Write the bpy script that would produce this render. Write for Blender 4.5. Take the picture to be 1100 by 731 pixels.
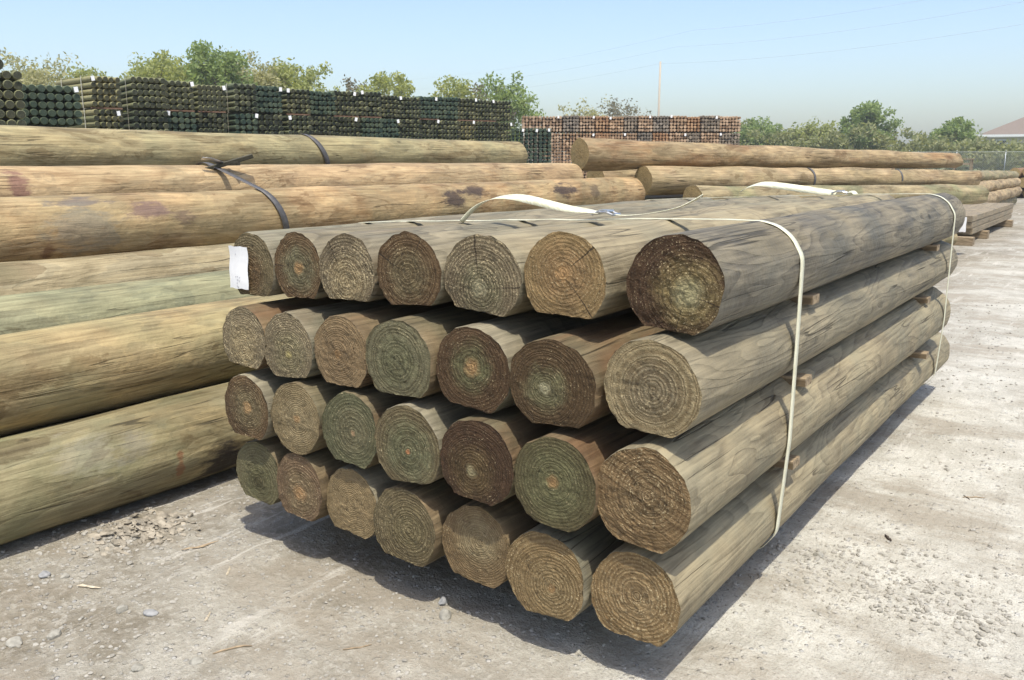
import bpy, math, random
import numpy as np
from mathutils import Vector, Matrix, Quaternion
from mathutils import noise as mn

scene = bpy.context.scene
for o in list(bpy.data.objects):
    bpy.data.objects.remove(o, do_unlink=True)
COL = scene.collection
R_ = math.radians
ORD = ['first', 'second', 'third', 'fourth', 'fifth', 'sixth', 'seventh', 'eighth', 'ninth', 'tenth', 'eleventh',
       'twelfth', 'thirteenth', 'fourteenth', 'fifteenth', 'sixteenth', 'seventeenth', 'eighteenth', 'nineteenth', 'twentieth']

# ------------------------------------------------------------------ camera
EYE = 1.66
cam_d = bpy.data.cameras.new('Camera')
cam = bpy.data.objects.new('Camera', cam_d)
COL.objects.link(cam)
cam.location = (0, 0, EYE)
cam.rotation_euler = (R_(90 - 11.396), 0, R_(34.972))
cam_d.sensor_width = 36
cam_d.lens = 960 / 1100 * 36
cam_d.clip_end = 3000
scene.camera = cam

# ------------------------------------------------------------------ sky and sun
SUN = Vector((0.31, -0.30, 1.0)).normalized()
world = bpy.data.worlds.new('World')
scene.world = world
world.use_nodes = True
wn = world.node_tree
bg = wn.nodes['Background']
sky = wn.nodes.new('ShaderNodeTexSky')
sky.sky_type = 'NISHITA'
sky.sun_disc = False
sky.sun_elevation = math.asin(SUN.z)
sky.sun_rotation = math.atan2(SUN.x, SUN.y)
sky.altitude = 0
sky.air_density = 0.95
sky.dust_density = 2.4
sky.ozone_density = 1.3
wn.links.new(sky.outputs[0], bg.inputs[0])
bg.inputs[1].default_value = 0.135
sd = bpy.data.lights.new('sun', 'SUN')
sd.energy = 2.6
sd.angle = R_(0.55)
sd.color = (1.0, 0.95, 0.82)
sun = bpy.data.objects.new('sun', sd)
COL.objects.link(sun)
sun.location = (3, -5, 12)
sun.rotation_euler = SUN.to_track_quat('Z', 'Y').to_euler()
vs = scene.view_settings
vs.view_transform = 'Standard'
vs.look = 'None'
vs.gamma = 1
vs.exposure = 0.80
vs.use_curve_mapping = False
scene.cycles.volume_bounces = 1


# ------------------------------------------------------------------ helpers
def obj(name, mesh, parent=None, mats=(), loc=None, smooth=True):
    o = bpy.data.objects.new(name, mesh)
    COL.objects.link(o)
    if parent is not None:
        o.parent = parent
    if loc is not None:
        o.location = loc
    if mesh is not None and len(mesh.materials) == 0:
        for m in mats:
            mesh.materials.append(m)
    return o


def tag(o, label=None, cat=None, group=None, kind=None):
    if label: o['label'] = label
    if cat: o['category'] = cat
    if group: o['group'] = group
    if kind: o['kind'] = kind
    return o


def empty(name, loc=(0, 0, 0)):
    o = bpy.data.objects.new(name, None)
    COL.objects.link(o)
    o.location = loc
    o.empty_display_size = 0.1
    return o


def mesh_from(name, V, Fc, smooth=True, mi=None):
    me = bpy.data.meshes.new(name)
    me.from_pydata([tuple(v) for v in V], [], [tuple(f) for f in Fc])
    if smooth:
        me.polygons.foreach_set('use_smooth', [True] * len(me.polygons))
    if mi is not None:
        me.polygons.foreach_set('material_index', mi)
    me.update()
    return me


class MB:
    def __init__(s):
        s.V = []; s.F = []; s.M = []

    def add(s, V, Fc, m=0):
        b = len(s.V)
        s.V.extend([tuple(v) for v in V])
        s.F.extend([tuple(i + b for i in f) for f in Fc])
        s.M.extend([m] * len(Fc))

    def box(s, c, size, rot=None, m=0, bev=0.0):
        hx, hy, hz = size[0] / 2, size[1] / 2, size[2] / 2
        if bev <= 0:
            V = [Vector((x, y, z)) for x in (-hx, hx) for y in (-hy, hy) for z in (-hz, hz)]
            Fc = [(0, 1, 3, 2), (4, 6, 7, 5), (0, 4, 5, 1), (2, 3, 7, 6), (0, 2, 6, 4), (1, 5, 7, 3)]
        else:
            # octagonal-section bar along x with chamfered long edges
            b = bev
            P = [(-hy + b, -hz), (hy - b, -hz), (hy, -hz + b), (hy, hz - b), (hy - b, hz), (-hy + b, hz), (-hy, hz - b), (-hy, -hz + b)]
            V = [Vector((x, p[0], p[1])) for x in (-hx, hx) for p in P]
            Fc = [(i, (i + 1) % 8, 8 + (i + 1) % 8, 8 + i) for i in range(8)] + [tuple(range(7, -1, -1)), tuple(range(8, 16))]
        if rot is not None:
            V = [rot @ v for v in V]
        V = [v + Vector(c) for v in V]
        s.add(V, Fc, m)

    def tube(s, pts, rad, n=8, m=0, cap=True):
        pts = [Vector(p) for p in pts]
        k = len(pts)
        if not hasattr(rad, '__len__'):
            rad = [rad] * k
        V = []
        up = Vector((0.123, 0.31, 0.94)).normalized()
        for i, p in enumerate(pts):
            t = (pts[min(i + 1, k - 1)] - pts[max(i - 1, 0)]).normalized()
            a = t.cross(up)
            if a.length < 1e-3:
                a = t.cross(Vector((1, 0, 0)))
            a.normalize()
            b = t.cross(a)
            for j in range(n):
                th = 2 * math.pi * j / n
                V.append(p + (a * math.cos(th) + b * math.sin(th)) * rad[i])
        Fc = [(i * n + j, (i + 1) * n + j, (i + 1) * n + (j + 1) % n, i * n + (j + 1) % n) for i in range(k - 1) for j in range(n)]
        if cap:
            Fc.append(tuple(range(n)))
            Fc.append(tuple(range((k - 1) * n + n - 1, (k - 1) * n - 1, -1)))
        s.add(V, Fc, m)

    def ribbon(s, pts, wdirs, width, thick=0.0016, m=0, closed=False):
        pts = [Vector(p) for p in pts]
        k = len(pts)
        V = []
        for i, p in enumerate(pts):
            if closed:
                t = pts[(i + 1) % k] - pts[(i - 1) % k]
            else:
                t = pts[min(i + 1, k - 1)] - pts[max(i - 1, 0)]
            t.normalize()
            w = Vector(wdirs[i] if isinstance(wdirs, list) else wdirs)
            w = (w - t * w.dot(t)).normalized()
            nn = t.cross(w)
            for a, b in ((-1, -1), (1, -1), (1, 1), (-1, 1)):
                V.append(p + w * (a * width / 2) + nn * (b * thick / 2))
        Fc = []
        for i in range(k if closed else k - 1):
            j = (i + 1) % k
            for q in range(4):
                Fc.append((i * 4 + q, j * 4 + q, j * 4 + (q + 1) % 4, i * 4 + (q + 1) % 4))
        if not closed:
            Fc.append((0, 1, 2, 3)); Fc.append((4 * k - 1, 4 * k - 2, 4 * k - 3, 4 * k - 4))
        s.add(V, Fc, m)

    def build(s, name, mats, parent=None, smooth=False, loc=None):
        me = mesh_from(name, s.V, s.F, smooth, s.M)
        if not isinstance(mats, (list, tuple)):
            mats = [mats]
        return obj(name, me, parent, mats, loc)


# ------------------------------------------------------------------ node helpers
class NT:
    def __init__(s, name):
        s.mat = bpy.data.materials.new(name)
        s.mat.use_nodes = True
        s.t = s.mat.node_tree
        s.b = s.t.nodes['Principled BSDF']
        s.b.inputs['Specular IOR Level'].default_value = 0.3

    def n(s, typ, **kw):
        nd = s.t.nodes.new(typ)
        for k, v in kw.items():
            setattr(nd, k, v)
        return nd

    def put(s, sock, v):
        if hasattr(v, 'is_linked') or isinstance(v, bpy.types.NodeSocket):
            s.t.links.new(v, sock)
        elif v is not None:
            if isinstance(v, (tuple, list)) and len(v) == 3 and sock.type == 'RGBA':
                v = (*v, 1)
            sock.default_value = v

    def math(s, op, a, b=None, c=None, clamp=False):
        nd = s.n('ShaderNodeMath', operation=op, use_clamp=clamp)
        s.put(nd.inputs[0], a)
        if b is not None: s.put(nd.inputs[1], b)
        if c is not None: s.put(nd.inputs[2], c)
        return nd.outputs[0]

    def vmath(s, op, a, b=None, scale=None):
        nd = s.n('ShaderNodeVectorMath', operation=op)
        s.put(nd.inputs[0], a)
        if b is not None: s.put(nd.inputs[1], b)
        if scale is not None: s.put(nd.inputs['Scale'], scale)
        return nd.outputs['Value'] if op in ('LENGTH', 'DOT_PRODUCT', 'DISTANCE') else nd.outputs[0]

    def noise(s, vec, scale, detail=4, rough=0.55, dist=0.0):
        nd = s.n('ShaderNodeTexNoise')
        s.put(nd.inputs['Vector'], vec)
        nd.inputs['Scale'].default_value = scale
        nd.inputs['Detail'].default_value = detail
        nd.inputs['Roughness'].default_value = rough
        nd.inputs['Distortion'].default_value = dist
        return nd.outputs['Fac']

    def ramp(s, fac, lo, hi, a=0.0, b=1.0, interp='SMOOTHSTEP'):
        nd = s.n('ShaderNodeMapRange', interpolation_type=interp)
        s.put(nd.inputs[0], fac)
        nd.inputs[1].default_value = lo; nd.inputs[2].default_value = hi
        nd.inputs[3].default_value = a; nd.inputs[4].default_value = b
        return nd.outputs[0]

    def mix(s, fac, a, b, blend='MIX'):
        nd = s.n('ShaderNodeMix', data_type='RGBA', blend_type=blend)
        s.put(nd.inputs[0], fac)
        s.put(nd.inputs[6], a); s.put(nd.inputs[7], b)
        return nd.outputs[2]

    def bump(s, h, strength=0.5, dist=0.01, prev=None):
        nd = s.n('ShaderNodeBump')
        nd.inputs['Strength'].default_value = strength
        nd.inputs['Distance'].default_value = dist
        s.put(nd.inputs['Height'], h)
        if prev is not None: s.put(nd.inputs['Normal'], prev)
        return nd.outputs[0]

    def objco(s):
        return s.n('ShaderNodeTexCoord').outputs['Object']

    def done(s, col, rough=0.8, normal=None):
        s.put(s.b.inputs['Base Color'], col)
        s.put(s.b.inputs['Roughness'], rough)
        if normal is not None: s.put(s.b.inputs['Normal'], normal)
        return s.mat


def plain(name, col, rough=0.7, metal=0.0, nz=0.15, scale=30):
    t = NT(name)
    n1 = t.noise(t.objco(), scale, 4)
    c = t.mix(t.ramp(n1, 0.3, 0.7), tuple(x * (1 - nz) for x in col), tuple(min(1, x * (1 + nz)) for x in col))
    t.b.inputs['Metallic'].default_value = metal
    return t.done(c, rough, t.bump(n1, 0.15, 0.003))


def shaft_mat(name, light, dark, tint, tint_amt=0.5, grain=31.0, contrast=1.0, blot=0.0, blot_col=(0.05, 0.03, 0.025),
              rough=0.68, stains=(), hue2=None, cast=(.84, .785, .69), peel=0.0):
    """weathered round timber, length along local +Y"""
    ton = lambda q: (q[0] * cast[0], q[1] * cast[1], q[2] * cast[2])
    light, dark, tint = ton(light), ton(dark), ton(tint)
    hue2 = ton(hue2) if hue2 else None
    t = NT(name)
    co = t.objco()
    rnd = t.n('ShaderNodeObjectInfo').outputs['Random']
    off = t.n('ShaderNodeCombineXYZ')
    t.put(off.inputs[0], t.math('MULTIPLY', rnd, 37.0)); t.put(off.inputs[1], t.math('MULTIPLY', rnd, 91.0)); t.put(off.inputs[2], t.math('MULTIPLY', rnd, 13.0))
    v = t.vmath('ADD', co, off.outputs[0])
    vs1 = t.vmath('MULTIPLY', v, (1.0, 0.16, 1.0))
    vs2 = t.vmath('MULTIPLY', v, (1.0, 0.045, 1.0))
    vs3 = t.vmath('MULTIPLY', v, (1.0, 0.02, 1.0))
    f1 = t.noise(vs1, 3.2, 2.5, 0.5, 0.5)                   # growth field whose contours are the cathedral figure
    fr = t.math('FRACT', t.math('MULTIPLY', f1, grain))
    cont = t.math('SUBTRACT', 1.0, t.math('MULTIPLY', t.math('POWER', fr, 2.2), t.ramp(fr, 0.9, 1.0, 1, 0)))
    fine = t.noise(vs2, 55, 3, 0.6)
    vfine = t.noise(vs3, 150, 3, 0.65)
    big = t.noise(v, 1.9, 3, 0.55)
    med = t.noise(t.vmath('MULTIPLY', v, (1, 0.35, 1)), 7, 4, 0.6)
    g = t.math('ADD', t.math('MULTIPLY', cont, 0.62 * contrast), t.math('MULTIPLY', t.ramp(fine, 0.3, 0.7), 0.50))
    g = t.math('ADD', g, t.math('MULTIPLY', t.ramp(vfine, 0.3, 0.7), 0.26))
    g = t.math('SUBTRACT', g, 0.16)
    g = t.math('ADD', g, t.math('MULTIPLY', t.ramp(med, 0.3, 0.7, -0.28, 0.28), 1.0), clamp=True)
    c = t.mix(g, dark, light)
    c = t.mix(t.math('MULTIPLY', t.ramp(big, 0.42, 0.62), tint_amt), c, t.mix(g, tuple(x * 0.6 for x in tint), tint))
    if hue2 is not None:
        b2 = t.noise(t.vmath('MULTIPLY', v, (1, 0.3, 1)), 3.1, 4, 0.6)
        c = t.mix(t.math('MULTIPLY', t.ramp(b2, 0.5, 0.68), 0.7), c, t.mix(g, tuple(x * 0.62 for x in hue2), hue2))
    if peel > 0:
        pn = t.noise(t.vmath('MULTIPLY', v, (1, .30, 1)), 4.6, 6, .62, .8)
        c = t.mix(t.ramp(pn, .505, .525, 0, peel), c, t.mix(1.0, c, (1.32, 1.28, 1.22), 'MULTIPLY'))
        c = t.mix(t.ramp(pn, .43, .40, 0, peel * 1.3), c, t.mix(1.0, c, (.62, .56, .50), 'MULTIPLY'))
    # long drying cracks
    cr = t.math('ABSOLUTE', t.math('SUBTRACT', t.noise(t.vmath('MULTIPLY', v, (1, .035, 1)), 7.5, 3, .5), .5))
    crm = t.math('MULTIPLY', t.ramp(cr, .0022, .007, 1, 0), t.ramp(t.noise(v, 2.2, 2), .45, .6))
    c = t.mix(t.math('MULTIPLY', crm, .7), c, tuple(x * .3 for x in dark))
    # knots
    vk = t.n('ShaderNodeTexVoronoi')
    t.put(vk.inputs['Vector'], t.vmath('MULTIPLY', v, (1.0, 0.5, 1.0)))
    vk.inputs['Scale'].default_value = 2.6
    kd = t.math('ADD', vk.outputs['Distance'], t.math('MULTIPLY', t.noise(v, 30, 2), 0.05))
    kn = t.ramp(kd, 0.045, 0.085, 1, 0)
    c = t.mix(t.math('MULTIPLY', kn, 0.75), c, tuple(x * 0.35 for x in dark))
    if blot > 0:
        bn = t.noise(t.vmath('MULTIPLY', v, (1, 0.45, 1)), 2.3, 5, 0.65, 0.4)
        c = t.mix(t.math('MULTIPLY', t.ramp(bn, 0.60, 0.68), blot), c, blot_col)
    if stains:
        nz = t.noise(t.vmath('MULTIPLY', co, (1, 0.3, 1)), 16, 6, 0.72, 0.3)
        for (ctr, rad, col, amt) in stains:
            d = t.vmath('LENGTH', t.vmath('DIVIDE', t.vmath('SUBTRACT', co, ctr), rad))
            m = t.ramp(t.math('ADD', d, t.math('MULTIPLY', t.math('SUBTRACT', nz, 0.5), 3.4)), 0.45, 1.15, amt, 0)
            c = t.mix(m, c, col)
    # scattered pale dust and scuffs
    sc = t.noise(t.vmath('MULTIPLY', v, (1, 0.12, 1)), 16, 5, 0.7)
    c = t.mix(t.ramp(sc, 0.62, 0.78, 0, 0.45), c, tuple(min(0.7, x * 1.7 + 0.03) for x in light))
    h = t.math('ADD', t.math('MULTIPLY', fine, 0.7), t.math('MULTIPLY', cont, 0.22))
    h = t.math('SUBTRACT', t.math('ADD', h, t.math('MULTIPLY', kn, 0.5)), t.math('MULTIPLY', crm, .9))
    nb = t.bump(h, 0.8, 0.008)
    nb = t.bump(t.noise(v, 14, 4), 0.5, 0.02, nb)
    return t.done(c, t.ramp(med, 0.3, 0.7, rough - 0.1, rough + 0.12), nb)


def end_mat(name, outer, inner, core=None, core_r=0.03, pith=(0, 0), freq=75, contrast=0.6, fleck=0.4, saw=0.0, saw_ang=0.0,
            inner_r=0.09, dark=0.0, seed=0.0, fleck_col=(0.62, 0.53, 0.37)):
    """sawn end grain in the local X-Z plane"""
    freq *= 1.3; contrast *= .85
    ton = lambda q: (min(.7, q[0] * 1.0), q[1] * .95, q[2] * .80)
    outer, inner, core, fleck_col = ton(outer), ton(inner), (ton(core) if core else None), ton(fleck_col)
    t = NT(name)
    co = t.objco()
    v = t.vmath('ADD', co, (seed * 3.1, 0, seed * 1.7))
    warp = t.n('ShaderNodeTexNoise'); t.put(warp.inputs['Vector'], v); warp.inputs['Scale'].default_value = 6; warp.inputs['Detail'].default_value = 3
    wv = t.vmath('SCALE', t.vmath('SUBTRACT', warp.outputs['Color'], (0.5, 0.5, 0.5)), scale=0.013)
    wf = t.n('ShaderNodeTexNoise'); t.put(wf.inputs['Vector'], v); wf.inputs['Scale'].default_value = 85; wf.inputs['Detail'].default_value = 2
    wv2 = t.vmath('SCALE', t.vmath('SUBTRACT', wf.outputs['Color'], (0.5, 0.5, 0.5)), scale=0.0065)
    p = t.vmath('ADD', t.vmath('ADD', t.vmath('MULTIPLY', co, (1, 0, 1)), wv), wv2)
    d = t.vmath('LENGTH', t.vmath('MULTIPLY', t.vmath('SUBTRACT', p, (pith[0], 0, pith[1])), (1, 0, 1)))
    # uneven growth: 1-D noise along the radius
    dn = t.n('ShaderNodeTexNoise', noise_dimensions='1D')
    t.put(dn.inputs['W'], t.math('ADD', t.math('MULTIPLY', d, 38), seed * 7)); dn.inputs['Scale'].default_value = 1; dn.inputs['Detail'].default_value = 2
    ph = t.math('ADD', t.math('MULTIPLY', d, freq), t.math('MULTIPLY', dn.outputs['Fac'], 1.6))
    ring = t.math('SINE', t.math('MULTIPLY', ph, 6.283))
    chunk = t.noise(v, 48, 4, 0.75)
    ring01 = t.ramp(t.math('ADD', ring, t.math('MULTIPLY', t.math('SUBTRACT', chunk, 0.5), 3.0)), -1.3, 1.4)
    pat = t.noise(v, 15, 5, 0.75)
    patS = t.ramp(pat, 0.35, 0.65)
    zone = t.ramp(t.math('ADD', d, t.math('MULTIPLY', t.math('SUBTRACT', pat, 0.5), 0.10)), inner_r * 0.55, inner_r * 1.45)
    base = t.mix(zone, inner, outer)
    base = t.mix(t.math('MULTIPLY', patS, 0.45), base, tuple(x * 0.55 for x in outer))
    # rings fade in and out
    vis = t.ramp(t.noise(v, 7, 3), 0.32, 0.55, 0.35, 1.0)
    base = t.mix(t.math('MULTIPLY', t.math('SUBTRACT', 1.0, ring01), t.math('MULTIPLY', vis, contrast)), base, t.mix(1.0, base, (0.42, 0.36, 0.30), 'MULTIPLY'))
    if core is not None:
        cm = t.ramp(t.math('ADD', d, t.math('MULTIPLY', t.math('SUBTRACT', t.noise(v, 40, 3), 0.5), 0.03)), core_r * 0.4, core_r * 1.35, 0.72, 0)
        base = t.mix(cm, base, core)
    # torn fibres: pale straw flecks sitting on ring crests
    fn = t.noise(v, 150, 3, 0.8)
    fn2 = t.noise(v, 200, 2, 0.6)
    fl = t.ramp(t.math('ADD', t.math('ADD', fn, t.math('MULTIPLY', fn2, 0.35)), t.math('MULTIPLY', ring01, 0.07)), 0.87 - 0.13 * fleck, 0.97 - 0.12 * fleck)
    reg = t.ramp(t.noise(v, 5.5, 3), 0.36, 0.6, 0.25, 1.0)
    base = t.mix(t.math('MULTIPLY', t.math('MULTIPLY', fl, reg), min(1.0, 0.55 + fleck * 0.45)), base, fleck_col)
    pits = t.ramp(t.noise(v, 70, 4, 0.75), 0.30, 0.46, 0.8, 0)
    base = t.mix(pits, base, t.mix(1.0, base, (0.22, 0.18, 0.15), 'MULTIPLY'))
    if dark > 0:
        base = t.mix(t.ramp(t.noise(v, 4.0, 3), 0.45, 0.6, 0, dark), base, (0.035, 0.02, 0.012))
    h = t.math('ADD', t.math('MULTIPLY', ring01, 0.40), t.math('MULTIPLY', fn, 1.1))
    h = t.math('ADD', h, t.math('MULTIPLY', fn2, 0.5))
    # radial drying checks
    sx = t.n('ShaderNodeSeparateXYZ'); t.put(sx.inputs[0], t.vmath('SUBTRACT', p, (pith[0], 0, pith[1])))
    ang = t.math('ARCTAN2', sx.outputs[2], sx.outputs[0])
    chk = t.n('ShaderNodeTexNoise', noise_dimensions='1D')
    t.put(chk.inputs['W'], t.math('ADD', ang, seed)); chk.inputs['Scale'].default_value = 5.0; chk.inputs['Detail'].default_value = 3
    ck = t.math('MULTIPLY', t.ramp(chk.outputs['Fac'], 0.745, 0.76), t.ramp(d, 0.015, 0.05))
    base = t.mix(t.math('MULTIPLY', ck, 0.8), base, (0.03, 0.02, 0.012))
    if saw > 0:
        dt = t.vmath('DOT_PRODUCT', p, (math.sin(saw_ang), 0, math.cos(saw_ang)))
        sn = t.n('ShaderNodeTexNoise', noise_dimensions='1D'); t.put(sn.inputs['W'], t.math('MULTIPLY', dt, 60)); sn.inputs['Scale'].default_value = 1.4; sn.inputs['Detail'].default_value = 3
        h = t.math('ADD', h, t.math('MULTIPLY', sn.outputs['Fac'], saw * 2.2))
        base = t.mix(t.math('MULTIPLY', t.ramp(sn.outputs['Fac'], 0.52, 0.40), saw * 0.6), base, t.mix(1.0, base, (0.4, 0.33, 0.27), 'MULTIPLY'))
    return t.done(base, 0.85, t.bump(t.math('ADD', h, t.math('MULTIPLY', chunk, 0.9)), 0.9, 0.0065))


# ------------------------------------------------------------------ the ground
def sstep(a, b, x):
    x = min(1, max(0, (x - a) / (b - a)))
    return x * x * (3 - 2 * x)


def gh(x, y):
    """ground height"""
    q = math.hypot(x + 1.5, y - 4)
    k = 1.0 if q < 14 else max(0.0, 1 - (q - 14) / 30)
    h = 0.020 * mn.noise((x * 0.9, y * 0.9, 3.1)) + 0.010 * mn.noise((x * 2.7, y * 2.7, 7.3))
    h += 0.0085 * mn.noise((x * 7.1, y * 7.1, 1.3)) + 0.0045 * mn.noise((x * 17, y * 17, 5.3)) * (0.5 + abs(mn.noise((x * 1.1, y * 1.1, 9.9))) * 2)
    # tyre ruts running up the lane
    for xc, w, a in ((0.35, 0.16, 0.022), (-0.30, 0.13, 0.012), (1.25, 0.18, 0.02), (2.1, 0.2, 0.02)):
        xx = x - xc - 0.12 * math.sin(y * 0.35)
        h -= a * math.exp(-(xx / w) ** 2) * (0.7 + 0.5 * mn.noise((x * 2, y * 1.3, 2.2)))
    # churned ridges beside the pole pile
    h += 0.012 * math.exp(-((x + 2.95 + 0.2 * (y - 2)) / 0.16) ** 2) * (0.6 + mn.noise((x * 3, y * 3, 8.1)))
    h -= 0.012 * math.exp(-((x + 3.25 + 0.2 * (y - 2)) / 0.12) ** 2)
    return h * k


def make_ground():
    N = 470
    a, far = 1.35, 420.0
    b = math.asinh(far / a)
    u = np.linspace(-1, 1, N)
    xs = -1.6 + a * np.sinh(b * u)
    ys = 3.2 + a * np.sinh(b * u)
    V = [(x, y, gh(x, y)) for y in ys for x in xs]
    idx = np.arange(N * N).reshape(N, N)
    Fq = np.stack([idx[:-1, :-1], idx[:-1, 1:], idx[1:, 1:], idx[1:, :-1]], -1).reshape(-1, 4)
    me = mesh_from('ground', V, Fq.tolist())
    t = NT('dusty_gravel')
    co = t.n('ShaderNodeNewGeometry').outputs['Position']
    sx = t.n('ShaderNodeSeparateXYZ'); t.put(sx.inputs[0], co)
    n1 = t.noise(co, 0.8, 5, 0.6, 0.3)
    n2 = t.noise(co, 4.5, 5, 0.65)
    n3 = t.noise(co, 28, 4, 0.7)
    n4 = t.noise(co, 120, 3, 0.7)
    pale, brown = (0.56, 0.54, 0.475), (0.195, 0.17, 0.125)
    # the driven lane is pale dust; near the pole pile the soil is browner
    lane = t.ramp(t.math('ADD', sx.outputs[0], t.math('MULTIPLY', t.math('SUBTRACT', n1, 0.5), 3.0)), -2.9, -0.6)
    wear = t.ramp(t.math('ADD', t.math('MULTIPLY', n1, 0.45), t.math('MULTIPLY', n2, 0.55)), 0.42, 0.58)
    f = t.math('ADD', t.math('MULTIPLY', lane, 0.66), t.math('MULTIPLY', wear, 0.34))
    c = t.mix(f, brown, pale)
    c = t.mix(t.ramp(n3, 0.46, 0.70, 0.0, 0.42), c, (0.62, 0.59, 0.52))
    c = t.mix(t.ramp(n4, 0.32, 0.52, 0.55, 0.0), c, (0.22, 0.19, 0.16))
    # crushed stone set in the dust
    vo = t.n('ShaderNodeTexVoronoi'); t.put(vo.inputs['Vector'], co); vo.inputs['Scale'].default_value = 42
    sep = t.n('ShaderNodeSeparateColor'); t.put(sep.inputs[0], vo.outputs['Color'])
    st = t.math('MULTIPLY', t.ramp(vo.outputs['Distance'], 0.30, 0.42, 1, 0), t.ramp(sep.outputs[0], 0.70, 0.74))
    st = t.math('MULTIPLY', st, t.ramp(n2, 0.45, 0.6))
    c = t.mix(t.math('MULTIPLY', st, 0.7), c, t.mix(sep.outputs[1], (0.36, 0.36, 0.36), (0.62, 0.60, 0.56)))
    # streaks across the far lane
    cs = t.vmath('MULTIPLY', co, (0.8, 1.7, 1))
    n5 = t.noise(cs, 0.9, 7, 0.75)
    c = t.mix(t.ramp(n5, 0.46, 0.62, 0, 0.72), c, (0.30, 0.262, 0.205))
    # tyre scuffs and drag marks along the lane
    ct = t.vmath('MULTIPLY', t.vmath('ADD', co, t.vmath('MULTIPLY', t.vmath('SCALE', co, scale=.22), (0, 0, 0))), (1, .10, 1))
    n6 = t.noise(ct, 8.5, 6, .68, .25)
    scf = t.ramp(t.noise(co, .7, 3), .45, .6)
    c = t.mix(t.math('MULTIPLY', t.ramp(n6, .55, .64, 0, .55), scf), c, (0.60, 0.57, 0.51))
    c = t.mix(t.math('MULTIPLY', t.ramp(n6, .44, .36, 0, .5), scf), c, (0.26, 0.225, 0.175))
    # beyond the yard: spring grass
    gy = t.math('ADD', t.math('ADD', sx.outputs[1], t.math('MULTIPLY', sx.outputs[0], 0.25)), t.math('MULTIPLY', t.math('SUBTRACT', t.noise(co, 0.12, 4), 0.5), 30))
    gm = t.ramp(gy, 62, 74)
    gcol = t.mix(t.ramp(t.noise(co, 0.6, 5, 0.7), 0.35, 0.65), (0.075, 0.12, 0.03), (0.20, 0.20, 0.085))
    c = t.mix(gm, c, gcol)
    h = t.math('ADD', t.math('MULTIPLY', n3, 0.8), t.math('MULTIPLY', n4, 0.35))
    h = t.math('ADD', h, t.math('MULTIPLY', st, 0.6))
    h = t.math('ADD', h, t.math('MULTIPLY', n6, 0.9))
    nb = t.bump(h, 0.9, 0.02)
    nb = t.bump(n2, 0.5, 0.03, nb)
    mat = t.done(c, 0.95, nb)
    o = obj('ground', me, None, [mat])
    tag(o, kind='structure')
    return o


make_ground()

# ------------------------------------------------------------------ timber shapes
def outline(th, seed, flat, rag=0.02):
    r = 1 + 0.035 * mn.noise((math.cos(th) * 0.9 + seed * 5.1, math.sin(th) * 0.9, seed)) + rag * mn.noise((math.cos(th) * 3 + seed, math.sin(th) * 3, seed * 2.3))
    for (fa, fd) in flat:
        c = math.cos(th - fa)
        if c > 0.2:
            q = fd / c
            r = q if q < r - .03 else (r if q > r + .03 else (r + q) / 2 - ((.03 - abs(r - q)) ** 2) / .12)
    return r


def timber(name, L, rx, rz, seed, flat=(), taper=0.95, bend=(0.0, 0.0), na=56, ny=34, lump=0.010, rag=0.02, end_rag=0.0):
    """open tube along +Y with a closed far end; returns mesh and its first ring"""
    V = []
    rings = []
    ysteps = [0, 0.006, 0.03] + [L * (i / ny) for i in range(1, ny + 1)]
    for yi, y in enumerate(ysteps):
        s = y / L
        k = 1 + (taper - 1) * s
        bx = bend[0] * math.sin(math.pi * s); bz = bend[1] * math.sin(math.pi * s)
        ring = []
        for j in range(na):
            th = 2 * math.pi * j / na
            r = outline(th, seed, flat, rag) * k
            r += lump * mn.noise((math.cos(th) * 1.3 + seed * 3, y * 1.2 + seed * 7, math.sin(th) * 1.3)) / max(rx, .05) * 1.0 * (1 if yi else 0.6)
            r += 0.004 * mn.noise((math.cos(th) * 5, y * 3 + seed, math.sin(th) * 5)) / max(rx, .05)
            if yi < 2 and end_rag:
                r += end_rag * (mn.noise((th * 9, seed, 4.4)) + .8 * mn.noise((th * 23, seed, 9.4)))
            if yi == 0:
                r *= 0.990
            ring.append((math.cos(th) * r * rx + bx, y, math.sin(th) * r * rz + bz))
        rings.append(ring)
        V.extend(ring)
    k = len(ysteps)
    Fc = [(i * na + j, i * na + (j + 1) % na, (i + 1) * na + (j + 1) % na, (i + 1) * na + j) for i in range(k - 1) for j in range(na)]
    me = mesh_from(name, V, Fc)
    return me, rings[0], rings[-1]


def cap(name, ring, seed, rough=0.006, nr=30, y0=0.0, sign=-1, rim=0.006, dome=0.004):
    na = len(ring)
    cx = sum(p[0] for p in ring) / na; cz = sum(p[2] for p in ring) / na
    V = []
    for i in range(nr, 0, -1):
        f = i / nr
        for j, p in enumerate(ring):
            x = cx + (p[0] - cx) * f; z = cz + (p[2] - cz) * f
            n = mn.noise((x * 22 + seed, z * 22, seed)) * 0.7 + mn.noise((x * 60 + seed, z * 60, seed * 3)) * 0.6 + mn.noise((x * 140, z * 140 + seed, 1)) * 0.35
            d = rough * n + dome * (1 - f * f)
            if i == nr:
                d = rim * mn.noise((j * 0.9, seed, 2.0))
                d = max(d, -0.001)
                x *= 1.0; z *= 1.0
            V.append((x, y0 + sign * d, z))
    V.append((cx, y0 + sign * dome, cz))
    Fc = []
    for i in range(nr - 1):
        for j in range(na):
            a, b = i * na + j, i * na + (j + 1) % na
            c, d2 = (i + 1) * na + (j + 1) % na, (i + 1) * na + j
            Fc.append((a, d2, c, b) if sign < 0 else (a, b, c, d2))
    ctr = nr * na - 0
    for j in range(na):
        a, b = (nr - 1) * na + j, (nr - 1) * na + (j + 1) % na
        Fc.append((a, ctr, b) if sign < 0 else (a, b, ctr))
    return mesh_from(name, V, Fc)


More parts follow.
